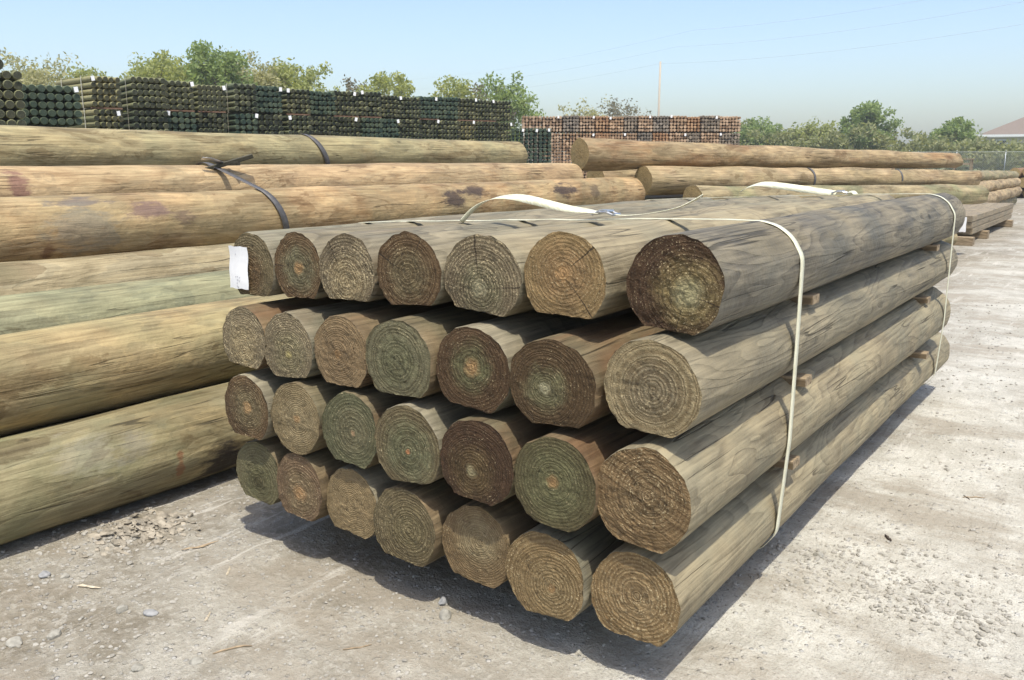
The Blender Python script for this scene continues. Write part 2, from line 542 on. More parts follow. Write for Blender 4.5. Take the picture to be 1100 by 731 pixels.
# ------------------------------------------------------------------ the strapped bundle of posts
M_GREY = shaft_mat('weathered_grey_shaft', (0.385, 0.345, 0.28), (0.135, 0.12, 0.098), (0.21, 0.205, 0.18), 0.55, grain=21, contrast=.8, hue2=(0.33, 0.29, 0.225), cast=(.74, .705, .575))
M_DARKGREY = shaft_mat('slate_grey_shaft', (0.31, 0.28, 0.24), (0.09, 0.083, 0.078), (0.155, 0.16, 0.165), 0.7, grain=19, contrast=.8, hue2=(0.27, 0.235, 0.18), cast=(.74, .705, .575))
M_TAN = shaft_mat('pale_tan_shaft', (0.44, 0.385, 0.295), (0.185, 0.155, 0.115), (0.30, 0.295, 0.25), 0.5, grain=21, contrast=.8, cast=(.74, .705, .575))
M_BROWN = shaft_mat('brown_olive_shaft', (0.26, 0.205, 0.13), (0.11, 0.085, 0.055), (0.155, 0.16, 0.11), 0.6, grain=16, contrast=0.7, hue2=(0.20, 0.11, 0.06))
M_MIX = shaft_mat('grey_green_shaft', (0.32, 0.30, 0.235), (0.145, 0.135, 0.105), (0.19, 0.205, 0.16), 0.6, grain=19, contrast=0.8, hue2=(0.24, 0.19, 0.13))

TANC, BRN, DBR = (0.315, 0.235, 0.14), (0.15, 0.10, 0.058), (0.075, 0.044, 0.026)
GRN, OLV, GRY = (0.18, 0.172, 0.115), (0.185, 0.155, 0.098), (0.235, 0.20, 0.145)
ORG, PALE, STR = (0.38, 0.235, 0.12), (0.34, 0.33, 0.24), (0.33, 0.275, 0.18)
P2 = math.pi
DN = -P2 / 2
# x, z, half width, half height, [flats as (angle, fraction)], end look, description
ROWS = {
    1: (2.44, [
        (-3.039, 1.215, .140, .148, [(DN + .02, 0.79)], dict(outer=OLV, inner=BRN, contrast=.55, fleck=.5, pith=(-.02, -.02), freq=70), 'olive brown end half hidden by tag'),
        (-2.762, 1.232, .140, .146, [(DN + .05, 0.83)], dict(outer=BRN, inner=GRN, core=ORG, core_r=.026, contrast=.55, fleck=.45, freq=62, pith=(.01, .0)), 'dark brown end with a small orange heart'),
        (-2.468, 1.241, .150, .143, [(DN + .01, 0.76)], dict(outer=GRY, inner=STR, contrast=.75, fleck=1.0, freq=60, pith=(0, -.04), dark=.35), 'end full of bright torn straw fibres'),
        (-2.153, 1.260, .158, .148, [(DN + .07, 0.80)], dict(outer=BRN, inner=OLV, contrast=.9, fleck=.5, freq=52, pith=(.0, -.005)), 'bold dark rings and brown end'),
        (-1.825, 1.266, .164, .150, [(DN - .09, 0.80)], dict(outer=GRY, inner=GRN, core=PALE, core_r=.034, contrast=.8, fleck=.85, freq=62, pith=(-.005, -.04), dark=.3), 'greyish end with a low pale heart'),
        (-1.497, 1.283, .156, .153, [(DN - .01, 0.77)], dict(outer=(.30, .215, .115), inner=(.30, .20, .11), core=ORG, core_r=.03, contrast=.35, fleck=.6, freq=62, pith=(0, .02), dark=.25), 'tan sawdusty end and a flat bottom'),
        (-1.117, 1.291, .160, .156, [(DN - .08, 0.87)], dict(outer=DBR, inner=(.22, .175, .09), core=(.30, .29, .19), core_r=.05, contrast=.5, fleck=.55, freq=55, pith=(.045, -.02), inner_r=.10, rough=.013), 'rough dark brown end, off-centre pale heart'),
    ]),
    2: (2.36, [
        (-3.011, 0.925, .138, .142, [(DN - .07, 0.79)], dict(outer=GRY, inner=STR, contrast=.5, fleck=.95, freq=80, pith=(.0, -.03), rough=.009), 'grey end with straw flecks'),
        (-2.742, 0.917, .144, .147, [(DN + .09, 0.78)], dict(outer=GRY, inner=(.22, .2, .13), core=(.34, .3, .14), core_r=.018, contrast=.5, fleck=.85, freq=85, pith=(.01, -.02)), 'fine ringed grey end'),
        (-2.447, 0.933, .147, .148, [(DN + .01, 0.82)], dict(outer=(.27, .20, .125), inner=(.24, .175, .11), contrast=.3, fleck=.2, freq=80, core=(.3, .19, .1), core_r=.02, pith=(-.01, .0)), 'smooth tan end almost without rings'),
        (-2.141, 0.946, .162, .155, [(DN + .03, 0.80)], dict(outer=GRN, inner=(.16, .165, .105), contrast=.75, fleck=.3, freq=46, pith=(.0, .0)), 'greenish end with wide target-like rings'),
        (-1.815, 0.952, .160, .157, [(DN - .09, 0.84)], dict(outer=(.105, .066, .038), inner=(.14, .14, .08), core=ORG, core_r=.032, contrast=.65, fleck=.35, freq=58, pith=(.0, .015), inner_r=.08), 'dark brown end with a bright orange heart'),
        (-1.486, 0.950, .166, .155, [(DN + .08, 0.83)], dict(outer=(.10, .066, .036), inner=(.17, .165, .10), core=PALE, core_r=.022, contrast=.6, fleck=.3, freq=75, pith=(-.02, -.01), inner_r=.07), 'dark brown end, small pale green heart'),
        (-1.145, 0.985, .160, .157, [(DN - .06, 0.86)], dict(outer=STR, inner=GRY, contrast=.85, fleck=.55, freq=52, pith=(.01, .0), rough=.008), 'wide straw coloured end with coarse rings'),
    ]),
    3: (2.33, [
        (-2.995, 0.632, .142, .147, [(DN - .03, 0.82)], dict(outer=BRN, inner=OLV, core=(.4, .26, .14), core_r=.028, contrast=.4, fleck=.6, freq=75, pith=(.01, .01), dark=.3), 'brown end with a tan heart'),
        (-2.700, 0.640, .145, .149, [], dict(outer=(.26, .21, .13), inner=STR, core=ORG, core_r=.018, contrast=.5, fleck=.6, freq=95, pith=(.02, .0)), 'light tan end with fine close rings'),
        (-2.405, 0.634, .149, .153, [(0.2, .95), (DN - .08, 0.85)], dict(outer=(.145, .15, .095), inner=GRN, contrast=.6, fleck=.3, freq=55, pith=(.02, .0), core=(.33, .22, .14), core_r=.012), 'green tinted end with orange rim knots'),
        (-2.092, 0.634, .158, .158, [(DN + .08, 0.83)], dict(outer=OLV, inner=(.17, .18, .115), core=(.45, .2, .1), core_r=.010, contrast=.75, fleck=.35, freq=58, pith=(.01, -.01), inner_r=.11), 'mint green heartwood and a tiny orange pith'),
        (-1.772, 0.640, .160, .158, [(DN - .09, 0.85)], dict(outer=DBR, inner=(.12, .085, .045), core=(.33, .30, .20), core_r=.022, contrast=.55, fleck=.35, freq=70, pith=(-.015, -.03)), 'darkest brown end with a pale heart'),
        (-1.455, 0.633, .158, .162, [(DN - .08, 0.89)], dict(outer=(.115, .10, .055), inner=(.15, .15, .085), core=ORG, core_r=.022, contrast=.55, fleck=.25, freq=66, pith=(.0, .01), inner_r=.12), 'olive end with an orange star-shaped heart'),
        (-1.146, 0.645, .162, .171, [(DN - .06, 0.88)], dict(outer=(.25, .175, .10), inner=(.22, .16, .095), contrast=.6, fleck=.7, freq=60, pith=(.02, .02), saw=.8, saw_ang=.42, rough=.012), 'tan end scored by slanting saw furrows'),
    ]),
    4: (2.36, [
        (-2.996, 0.330, .145, .146, [(DN - .08, 0.82)], dict(outer=(.19, .18, .115), inner=(.15, .15, .09), core=(.06, .055, .03), core_r=.04, contrast=.6, fleck=.25, freq=55, pith=(.0, -.03)), 'olive end with a dark sunken heart'),
        (-2.715, 0.336, .136, .152, [(DN - .03, 0.83)], dict(outer=(.20, .14, .095), inner=(.22, .17, .11), core=(.42, .26, .14), core_r=.035, contrast=.35, fleck=.55, freq=60, pith=(.01, -.02)), 'reddish brown end with an upright orange heart'),
        (-2.440, 0.314, .142, .155, [(DN - .08, 0.76)], dict(outer=(.30, .235, .145), inner=(.32, .25, .155), contrast=.5, fleck=.35, freq=100, pith=(.0, .01)), 'tan end with very fine even rings'),
        (-2.133, 0.306, .153, .158, [(DN - .05, 0.81)], dict(outer=OLV, inner=(.19, .165, .10), contrast=.75, fleck=.5, freq=68, pith=(.03, -.0)), 'olive brown end with heavy rings'),
        (-1.822, 0.299, .154, .160, [(DN - .09, 0.81)], dict(outer=(.24, .175, .105), inner=(.30, .25, .165), contrast=.6, fleck=.45, freq=90, pith=(.02, .03)), 'tan ringed end with worn pale middle'),
        (-1.506, 0.285, .158, .161, [(DN + .06, 0.85)], dict(outer=(.28, .205, .115), inner=(.30, .23, .135), core=ORG, core_r=.014, contrast=.7, fleck=.7, freq=62, pith=(.03, -.03)), 'straw end with a low orange speck'),
        (-1.179, 0.294, .156, .160, [(DN + .02, 0.82)], dict(outer=(.30, .215, .12), inner=(.34, .255, .155), contrast=.8, fleck=.75, freq=58, pith=(.01, .02), rough=.009), 'bright tan end with bold white rings'),
    ]),
}
POS7 = ['leftmost', 'second left', 'third left', 'middle', 'third right', 'second right', 'rightmost']
ROWN = {1: 'top row', 2: 'second row', 3: 'third row', 4: 'bottom row'}
random.seed(11)
HULL_CIRC = []
for r, (Yr, items) in ROWS.items():
    for i, (x, z, rx, rz, flat, look, desc) in enumerate(items):
        seed = r * 10 + i + 0.37
        look = dict(look)
        rough = look.pop('rough', 0.008) * .6
        yj = Yr + random.uniform(-0.02, 0.02) * (1 if i < 6 else 0.3)
        yend = {1: 6.62, 2: 6.72, 3: 6.60, 4: 6.95}[r] + random.uniform(-0.06, 0.06)
        me, ring, ringb = timber('round_post', yend - yj, rx, rz, seed, flat, taper=random.uniform(0.96, 1.0),
                                 bend=(random.uniform(-.008, .008), random.uniform(0, .008)), lump=0.005, rag=0.035, ny=30, na=96, end_rag=.008)
        if r == 1:
            sm = [M_MIX, M_GREY, M_MIX, M_GREY, M_TAN, M_TAN, M_DARKGREY][i]
        elif i == 6:
            sm = [None, None, M_GREY, M_TAN, M_TAN][r]
        else:
            sm = [M_MIX, M_BROWN, M_BROWN, M_MIX, M_BROWN, M_BROWN][(i + r) % 6]
        o = obj('round_post', me, None, [sm], (x, yj, z))
        tag(o, f'{POS7[i]} post in {ROWN[r]} of bundle: {desc}', 'post', 'posts of the strapped bundle')
        em = end_mat(f'end_grain_{r}_{i}', seed=seed, **look)
        c = obj('cut_end', cap('cut_end', ring, seed, rough), o, [em])
        c2 = obj('cut_end', cap('cut_end', ringb, seed + 3, 0.004, nr=8, y0=yend - yj, sign=1), o, [em])
        HULL_CIRC.append((x, z, rx, rz, seed, flat))


def hull(P):
    P = sorted(set(P))
    def half(Q):
        h = []
        for p in Q:
            while len(h) >= 2 and (h[-1][0] - h[-2][0]) * (p[1] - h[-2][1]) - (h[-1][1] - h[-2][1]) * (p[0] - h[-2][0]) <= 0:
                h.pop()
            h.append(p)
        return h
    a, b = half(P), half(P[::-1])
    return a[:-1] + b[:-1]


def densify(P, step=0.06):
    out = []
    for i in range(len(P)):
        a, b = P[i], P[(i + 1) % len(P)]
        d = math.hypot(b[0] - a[0], b[1] - a[1])
        k = max(1, int(d / step))
        for j in range(k):
            out.append((a[0] + (b[0] - a[0]) * j / k, a[1] + (b[1] - a[1]) * j / k))
    return out


# spacer boards and bearers
t = NT('sawn_spacer')
co = t.objco()
nn = t.noise(t.vmath('MULTIPLY', co, (0.1, 1, 1)), 60, 4)
M_SPACER = t.done(t.mix(t.ramp(nn, .3, .7), (0.15, 0.11, 0.065), (0.34, 0.26, 0.165)), 0.85, t.bump(nn, .6, .004))
random.seed(4)
gapz = {1: 1.126, 2: 0.812, 3: 0.470}
SP = [('upper', 1), ('middle', 2), ('lower', 3)]
for nm, k in SP:
    for j, yy in enumerate((3.50, 6.00)):
        mb = MB()
        x1 = {1: -0.99, 2: -1.012, 3: -1.008}[k] + random.uniform(-0.012, 0.012)
        x0 = -3.12
        mb.box((0, 0, 0), (x1 - x0, 0.085, 0.036), m=0, bev=0.003)
        o = mb.build('spacer_board', M_SPACER, None, False, ((x0 + x1) / 2, yy - 0.02 * k, gapz[k]))
        o.rotation_euler = (0, random.uniform(-.008, .008), random.uniform(-.02, .02))
        tag(o, f'{nm} spacer board between post rows, {"nearer" if j == 0 else "farther"} end of the bundle', 'spacer board', 'spacer boards between the post rows')
for j, yy in enumerate((3.35, 6.05)):
    mb = MB()
    mb.box((0, 0, 0), (1.75, 0.11, 0.13), bev=0.006)
    o = mb.build('bearer', M_SPACER, None, False, (-2.2, yy, 0.062))
    tag(o, f'timber bearer under the bundle on the ground, {"near" if j == 0 else "far"} end', 'bearer', 'bearers under the bundle')

# plastic straps round the bundle
t = NT('cream_strap')
co = t.objco()
nn = t.noise(t.vmath('MULTIPLY', co, (1, 8, 1)), 25, 3)
t.b.inputs['Transmission Weight'].default_value = 0.0
M_STRAP = t.done(t.mix(t.ramp(nn, .35, .65), (0.62, 0.60, 0.42), (0.78, 0.76, 0.60)), 0.38, t.bump(nn, .3, .002))
M_STEEL = plain('zinc_steel', (0.55, 0.56, 0.58), 0.32, 0.9)
M_DSTEEL = plain('dark_steel_band', (0.12, 0.115, 0.115), 0.6, 0.3)
M_CLEAT = plain('oily_steel', (0.05, 0.045, 0.03), 0.45, 0.5)

hp = []
for (x, z, rx, rz, seed, flat) in HULL_CIRC:
    for j in range(64):
        th = 2 * P2 * j / 64
        k = outline(th, seed, flat, .035)
        hp.append((round(x + math.cos(th) * (rx * k + .004), 4), round(z + math.sin(th) * (rz * k + .004), 4)))
HP = densify(hull(hp), 0.05)
STRAPS = []
for j, (yt, sl, nm) in enumerate(((3.13, 0.11, 'near'), (6.17, 0.22, 'far'))):
    pts = []
    for k, (x, z) in enumerate(HP):
        sag = -0.006 * abs(mn.noise((x * 4, z * 4, j))) if z > 1.38 else 0
        pts.append((x, yt + (1.4 - z) * sl + 0.01 * mn.noise((x * 1.5, z * 1.5, j + 5)), z + sag))
    root = empty('packing_strap', (-2.0, yt, 1.45))
    tag(root, f'cream plastic packing strap round the bundle, {nm} one, with {"long curled loose tail" if j == 0 else "short white tail"}', 'strap', 'straps round the post bundle')
    mb = MB()
    off = Vector(root.location)
    mb.ribbon([Vector(p) - off for p in pts], (0, 1, 0), 0.040, 0.0022, closed=True)
    mb.build('band', M_STRAP, root, True)
    # buckle: wire frame with a pair of jaws
    bx = -1.74 if j == 0 else -1.66
    bz = 1.452 if j == 0 else 1.448
    mb = MB()
    b0 = Vector((bx, yt, bz)) - off
    for dy in (-.024, .024):
        mb.tube([b0 + Vector((-.045, dy, -.004)), b0 + Vector((-.02, dy, .006)), b0 + Vector((.02, dy, .006)), b0 + Vector((.05, dy, -.004))], .005, 8)
    for dx, dz in ((-.045, -.002), (-.015, .008), (.02, .010), (.05, -.002)):
        mb.tube([b0 + Vector((dx, -.028, dz)), b0 + Vector((dx, .028, dz))], .0055, 8)
    mb.box(b0 + Vector((.0, 0, .012)), (.035, .05, .006))
    mb.build('buckle', M_STEEL, root)
    if j == 0:
        tails = [
            ([(-1.76, 3.12, 1.455), (-1.80, 3.10, 1.462), (-1.86, 3.06, 1.470), (-1.93, 3.02, 1.486), (-2.00, 2.98, 1.505), (-2.06, 2.95, 1.515), (-2.12, 2.92, 1.511), (-2.17, 2.89, 1.490), (-2.205, 2.865, 1.458), (-2.235, 2.84, 1.415)],
             [(0, 1, .1), (0, 1, .3), (0, .8, .6), (.1, .6, .8), (.2, .6, .8), (.1, .9, .5), (0, 1, .2), (0, 1, .1), (0, 1, 0), (0, 1, 0)], .036),
            ([(-1.70, 3.12, 1.452), (-1.66, 3.13, 1.448), (-1.60, 3.18, 1.452), (-1.55, 3.25, 1.462), (-1.51, 3.31, 1.475), (-1.475, 3.36, 1.498), (-1.45, 3.40, 1.52)],
             [(0, 1, 0)] * 7, .024)]
    else:
        tails = [
            ([(-1.68, 6.18, 1.445), (-1.77, 6.17, 1.452), (-1.87, 6.16, 1.462), (-1.98, 6.15, 1.476), (-2.09, 6.14, 1.490), (-2.17, 6.13, 1.496), (-2.23, 6.12, 1.488), (-2.28, 6.11, 1.468), (-2.32, 6.10, 1.44)],
             [(0, .9, .5), (0, .7, .7), (0, .5, .9), (0, .5, .9), (0, .6, .8), (0, .8, .6), (0, 1, .3), (0, 1, .2), (0, 1, 0)], .050),
            ([(-1.61, 6.17, 1.45), (-1.57, 6.14, 1.455), (-1.54, 6.10, 1.44)], [(0, 1, .3)] * 3, .034)]
    for P, W, wd in tails:
        mb = MB()
        # resample smoothly
        Q, WW = [], []
        for k in range(len(P) - 1):
            for q in range(4):
                f = q / 4
                p0, p1, p2, p3 = [Vector(P[min(max(k + d, 0), len(P) - 1)]) for d in (-1, 0, 1, 2)]
                Q.append(0.5 * ((2 * p1) + (p2 - p0) * f + (2 * p0 - 5 * p1 + 4 * p2 - p3) * f * f + (3 * p1 - p0 - 3 * p2 + p3) * f ** 3))
                WW.append(tuple(Vector(W[k]).lerp(Vector(W[k + 1]), f)))
        Q.append(Vector(P[-1])); WW.append(W[-1])
        mb.ribbon([q - off for q in Q], WW, wd, .0018)
        mb.build('loose_tail', M_STRAP, root, True)

# paper tags stapled to cut ends
M_PAPER = plain('white_card', (0.80, 0.80, 0.80), 0.6, 0, 0.03, 60)
M_INK = plain('faded_ink', (0.38, 0.38, 0.42), 0.8)


def paper_tag(loc, w, h, label, inked, rotz=0.0, curl=0.004):
    nx, nz = 6, 9
    V, Fc = [], []
    for layer in (0, 1):
        for a in range(nz + 1):
            for b in range(nx + 1):
                x = (b / nx - .5) * w; z = (a / nz - .5) * h
                y = curl * math.sin(b / nx * 3.1) * (-1) - curl * 1.2 * math.sin(a / nz * 5 + 1) * .6 + layer * .0012
                V.append((x + .003 * math.sin(a * 1.1), y, z + .002 * math.sin(b * 2)))
    n1 = (nx + 1) * (nz + 1)
    for a in range(nz):
        for b in range(nx):
            i = a * (nx + 1) + b
            Fc.append((i, i + 1, i + nx + 2, i + nx + 1))
            Fc.append((n1 + i, n1 + i + nx + 1, n1 + i + nx + 2, n1 + i + 1))
    o = obj('paper_tag', mesh_from('paper_tag', V, Fc), None, [M_PAPER], loc)
    o.rotation_euler = (0, 0, rotz)
    tag(o, label, 'tag')
    if inked:
        mb = MB()
        random.seed(9)
        marks = [(-.014, -.040), (-.004, -.039), (.012, -.042), (-.004, -.052), (.002, -.053), (.011, -.056), (-.005, -.066), (-.006, -.079), (.002, -.083), (-.013, .055)]
        for (x, z) in marks:
            y = -curl * math.sin((x / w + .5) * 3.1) - curl * 1.2 * math.sin((z / h + .5) * 5 + 1) * .6 - .0012
            mb.box((x, y, z), (.0045, .0008, .0022), Matrix.Rotation(random.uniform(-.9, .9), 3, 'Y'))
            mb.box((x + .001, y, z + .0025), (.003, .0008, .0015), Matrix.Rotation(random.uniform(-.9, .9), 3, 'Y'))
        mb.build('faded_print', M_INK, o)['kind'] = 'stuff'
    return o


paper_tag((-3.096, 2.415, 1.215), .118, .178, 'white paper tag with faint print on the top left post end', True)

# ------------------------------------------------------------------ long poles piled on the left
def stain(y, ang, r, size, col, amt):
    return ((math.cos(ang) * r, y, math.sin(ang) * r), size, col, amt)


DK = (0.055, 0.038, 0.034)
Y0 = -3.5
LIGHT, DARK = (0.50, 0.40, 0.255), (0.27, 0.20, 0.12)


def long_pole(x, z, r, y0, y1, mat, label, seed, taper=0.94, dx=0.0, dz=0.0, endcol=None, group='poles of the left pile', bend=(0, 0), lump=.012):
    L = math.hypot(y1 - y0, dx)
    me, ring, ringb = timber('long_pole', L, r, r, seed, (), taper, bend, na=48, ny=int(min(60, max(24, L * 4))), lump=lump, rag=.012)
    o = obj('long_pole', me, None, [mat], (x, y0, z))
    o.rotation_euler = (math.atan2(dz, L), 0, -math.atan2(dx, y1 - y0))
    tag(o, label, 'pole', group)
    em = end_mat('pole_end_%d' % int(seed * 10), seed=seed, **(endcol or dict(outer=(.40, .31, .17), inner=(.38, .29, .16), contrast=.35, fleck=.3, freq=45, saw=.3, saw_ang=.6)))
    obj('cut_end', cap('cut_end', ring, seed, .004, nr=9), o, [em])
    obj('cut_end', cap('cut_end', ringb, seed + 2, .004, nr=9, y0=L, sign=1), o, [em])
    return o


GREENP = dict(light=(0.36, 0.315, 0.215), dark=(0.15, 0.12, 0.07), tint=(0.27, 0.28, 0.18))
m_p1 = shaft_mat('pole_olive', **GREENP, cast=(.68, .675, .57), tint_amt=.6, grain=14, contrast=.7, blot=.35, blot_col=(.13, .10, .06), hue2=(.36, .28, .165),
                 stains=[stain(6.28, -.55, .235, (.16, .17, .15), (.022, .016, .013), .95), stain(5.55, .55, .235, (.15, .16, .11), (.40, .37, .30), .22),
                         stain(5.78, .45, .235, (.1, .1, .1), (.20, .19, .18), .3), stain(6.0, -.25, .235, (.05, .022, .09), (.20, .085, .04), .7)], peel=.55)
m_p2 = shaft_mat('pole_tan_olive', cast=(.82, .785, .66), light=(0.47, 0.385, 0.24), dark=(0.21, 0.16, 0.092), tint=(0.36, 0.34, 0.215), tint_amt=.55, grain=14, contrast=.5, hue2=(.40, .30, .17), peel=.55)
m_s = shaft_mat('pole_pale_green', (0.43, 0.385, 0.27), (0.21, 0.18, 0.115), (0.30, 0.31, 0.20), .6, grain=14, contrast=.55, peel=.55)
m_s2 = shaft_mat('pole_mint_strip', (0.38, 0.365, 0.25), (0.17, 0.155, 0.10), (0.27, 0.275, 0.19), .6, grain=14, contrast=.55, cast=(.80, .80, .70), peel=.55)
p5s = [stain(10.31, .35, .21, (.15, .20, .10), DK, .9), stain(10.62, .62, .21, (.12, .22, .07), DK, .8), stain(12.35, .5, .21, (.14, .30, .09), DK, .9), stain(13.0, .3, .2, (.12, .14, .08), DK, .6),
       stain(6.6, .95, .21, (.1, .2, .04), (.12, .10, .10), .7), stain(7.05, .55, .21, (.12, .18, .06), (.16, .10, .09), .75), stain(7.3, .2, .21, (.1, .1, .06), (.15, .10, .07), .7),
       stain(6.55, .0, .21, (.2, .26, .18), (.19, .18, .14), .55), stain(6.35, -.5, .21, (.08, .05, .06), (.16, .08, .04), .8)]
m_p5 = shaft_mat('pole_golden', (0.56, 0.43, 0.265), (0.25, 0.165, 0.085), (0.36, 0.32, 0.20), .6, grain=14, contrast=.5, stains=p5s, hue2=(.46, .345, .205), peel=.55)
m_p6 = shaft_mat('pole_tan_pink', (0.55, 0.445, 0.295), (0.25, 0.175, 0.10), (0.34, 0.295, 0.19), .4, grain=14, contrast=.55, hue2=(.47, .35, .225),
                 stains=[stain(6.45, .45, .2, (.12, .075, .14), (.20, .105, .08), .85)], peel=.55)
m_p7 = shaft_mat('pole_olive_pale', (0.47, 0.42, 0.265), (0.21, 0.175, 0.10), (0.34, 0.34, 0.215), .5, grain=14, contrast=.5,
                 stains=[stain(6.2, .2, .2, (.08, .018, .09), (.22, .05, .02), .9)], peel=.55)
P1 = long_pole(-3.96, .237, .235, Y0, 9.2, m_p1, 'olive pole lying on the ground, front of the left pile, with a black scorch', 61.2)
P2p = long_pole(-4.20, .645, .235, Y0, 9.6, m_p2, 'tan olive pole resting on the lowest front pole of the left pile', 62.2)
S2 = long_pole(-4.76, .742, .233, Y0, 9.9, m_s2, 'pale green pole showing as a strip behind the second front pole', 63.2)
S1 = long_pole(-5.27, .862, .228, Y0, 10.2, m_s, 'pale greenish pole just under the big golden pole', 64.2)
P5 = long_pole(-5.62, 1.225, .218, Y0, 10.8, m_p5, 'golden pole with dark blotches and a steel band, top front of the left pile', 65.2, taper=.98)
P6 = long_pole(-6.12, 1.425, .205, Y0, 10.05, m_p6, 'tan pole with a purple brown patch behind the golden blotched pole', 66.2, taper=.98)
P7 = long_pole(-6.80, 1.700, .203, Y0, 9.8, m_p7, 'olive pole topmost at the back of the left pile', 67.2, taper=.94)
for k, (x, z) in enumerate([(-4.445, .237), (-4.94, .237), (-5.43, .237), (-5.92, .237), (-6.41, .237), (-6.90, .237), (-5.72, .690), (-6.2, .70), (-6.65, .69), (-6.14, 1.02 - .03), (-6.58, 1.24), (-7.05, 1.28), (-7.1, .72)]):
    long_pole(x, z, .225 if z < 1 else .19, Y0, 9.3, m_s, 'pale pole buried inside the left pile under the visible poles', 70.2 + k, group='poles buried in the left pile')

# steel bands on the left pile
def ring_band(name, circles, y, wd, mat, label, slant=0.0, gap=.006):
    pts = []
    for (x, z, r) in circles:
        for j in range(72):
            th = 2 * P2 * j / 72
            pts.append((round(x + math.cos(th) * (r + gap), 4), round(z + math.sin(th) * (r + gap), 4)))
    H = densify(hull(pts), .05)
    root = empty(name, (circles[0][0], y, circles[0][1] + circles[0][2]))
    tag(root, label, 'steel band', 'steel bands on the left pile')
    off = Vector(root.location)
    mb = MB()
    zt = max(z for x, z in H)
    mb.ribbon([Vector((x, y + (zt - z) * slant, z)) - off for x, z in H], (0, 1, 0), wd, .002, closed=True)
    mb.build('band', mat, root, True)
    return root, off


rb, off = ring_band('steel_band', [(-5.62, 1.225, .221), (-6.12, 1.425, .210)], 4.50, .055, M_DSTEEL, 'dark steel band over the golden and tan poles with a cleat on top', .38)
mb = MB()
c0 = Vector((-5.95, 4.60, 1.635)) - off
mb.box(c0, (.40, .05, .034), Matrix.Rotation(R_(62), 3, 'Z') @ Matrix.Rotation(R_(-16), 3, 'Y'), bev=.004)
mb.box(c0 + Vector((.02, .03, -.004)), (.10, .06, .03), Matrix.Rotation(R_(30), 3, 'Z'), bev=.004)
mb.build('cleat', M_CLEAT, rb)
mb = MB()
mb.ribbon([c0 + Vector((-.02, -.02, -.01)), c0 + Vector((.0, -.10, .012)), c0 + Vector((.01, -.17, .03)), c0 + Vector((.0, -.24, .035))], (.8, 0, .5), .04, .002)
mb.build('band_end', M_STEEL, rb, True)
ring_band('steel_band', [(-6.80, 1.700, .202)], 6.15, .055, M_DSTEEL, 'dark steel band round the topmost olive pole at the back', .5)

# ------------------------------------------------------------------ second pole pile beyond
m_q1 = shaft_mat('pole_far_gold', (0.47, 0.385, 0.255), (0.20, 0.15, 0.09), (0.36, 0.30, 0.18), .4, grain=12, contrast=.5, hue2=(.36, .22, .12), peel=.55)
m_q2 = shaft_mat('pole_far_tan', (0.49, 0.40, 0.27), (0.22, 0.165, 0.10), (0.38, 0.33, 0.20), .5, grain=12, contrast=.5, peel=.55)
m_q3 = shaft_mat('pole_far_olive', (0.40, 0.35, 0.235), (0.19, 0.16, 0.10), (0.27, 0.29, 0.17), .7, grain=12, contrast=.5, peel=.55)


def pole_between(a, b, r0, r1, mat, label, seed, group, band=()):
    a, b = Vector(a), Vector(b)
    d = b - a
    o = long_pole(a.x, a.z, r0, 0, d.length, mat, label, seed, taper=r1 / r0, group=group, lump=.030)
    o.location = a
    o.rotation_euler = (math.asin(d.z / d.length), 0, -math.atan2(d.x, d.y))
    for s in band:
        rr = r0 + (r1 - r0) * s + .010
        mb = MB()
        mb.ribbon([Vector((math.cos(2 * P2 * j / 40) * rr, d.length * s, math.sin(2 * P2 * j / 40) * rr)) for j in range(40)], (0, 1, 0), .04, .002, closed=True)
        mb.build('steel_band', M_DSTEEL, o, True)
    return o


QG = 'poles of the second pile'
pole_between((-6.08, 10.22, 1.735), (-2.92, 18.5, 1.645), .200, .125, m_q1, 'golden pole on top of the second pile with its round cut end facing us', 81.2, QG)
pole_between((-5.55, 11.0, 1.385), (-2.55, 18.15, 1.335), .190, .140, m_q2, 'tan pole directly under the top pole of the second pile, with two bands', 82.2, QG, (.42, .70))
pole_between((-4.80, 10.95, 1.15), (-2.36, 17.55, 1.07), .185, .165, m_q3, 'greenish pole at the front of the second pile', 83.2, QG)
pole_between((-6.45, 11.3, 1.40), (-4.45, 20.2, 1.40), .175, .12, m_q2, 'slim tan pole at the back of the second pile', 84.2, QG)
for k, (a, b) in enumerate([((-5.9, 11.2, 1.0), (-3.0, 17.9, 1.0)), ((-5.1, 11.0, .84), (-2.75, 17.2, .74)), ((-5.6, 11.2, .55), (-3.1, 17.2, .55)), ((-5.0, 11.2, .45), (-2.7, 17.0, .38)), ((-5.9, 11.4, .18), (-3.5, 17.2, .18)), ((-5.4, 11.3, .18), (-3.05, 17.0, .18)), ((-6.4, 11.4, .6), (-3.6, 17.2, .62))]):
    pole_between(a, b, .175, .165, m_q3, 'pale pole in the lower layers of the second pile', 85.2 + k, QG + ' underneath')
TG = 'slim poles of the third pile'
for k, (a, b, w) in enumerate([((-4.49, 29.1, 1.16), (-4.38, 41.4, 1.06), 'upper'), ((-4.17, 28.0, .83), (-4.16, 40.4, .80), 'middle'), ((-3.88, 27.2, .50), (-3.99, 39.2, .50), 'lower')]):
    pole_between(a, b, .200, .165, m_q3 if k == 0 else m_q2, f'{w} of three slim poles beyond the second pile on the right', 95.2 + k, TG)
for k, (a, b) in enumerate([((-4.62, 29.1, .70), (-4.6, 40, .7)), ((-4.35, 28.6, .38), (-4.35, 40, .38)), ((-4.1, 28.6, .17), (-4.1, 39, .17)), ((-4.75, 28.6, .19), (-4.75, 39, .19))]):
    pole_between(a, b, .18, .165, m_q3, 'slim pole in the lower layers of the third pile', 99.2 + k, TG + ' underneath')
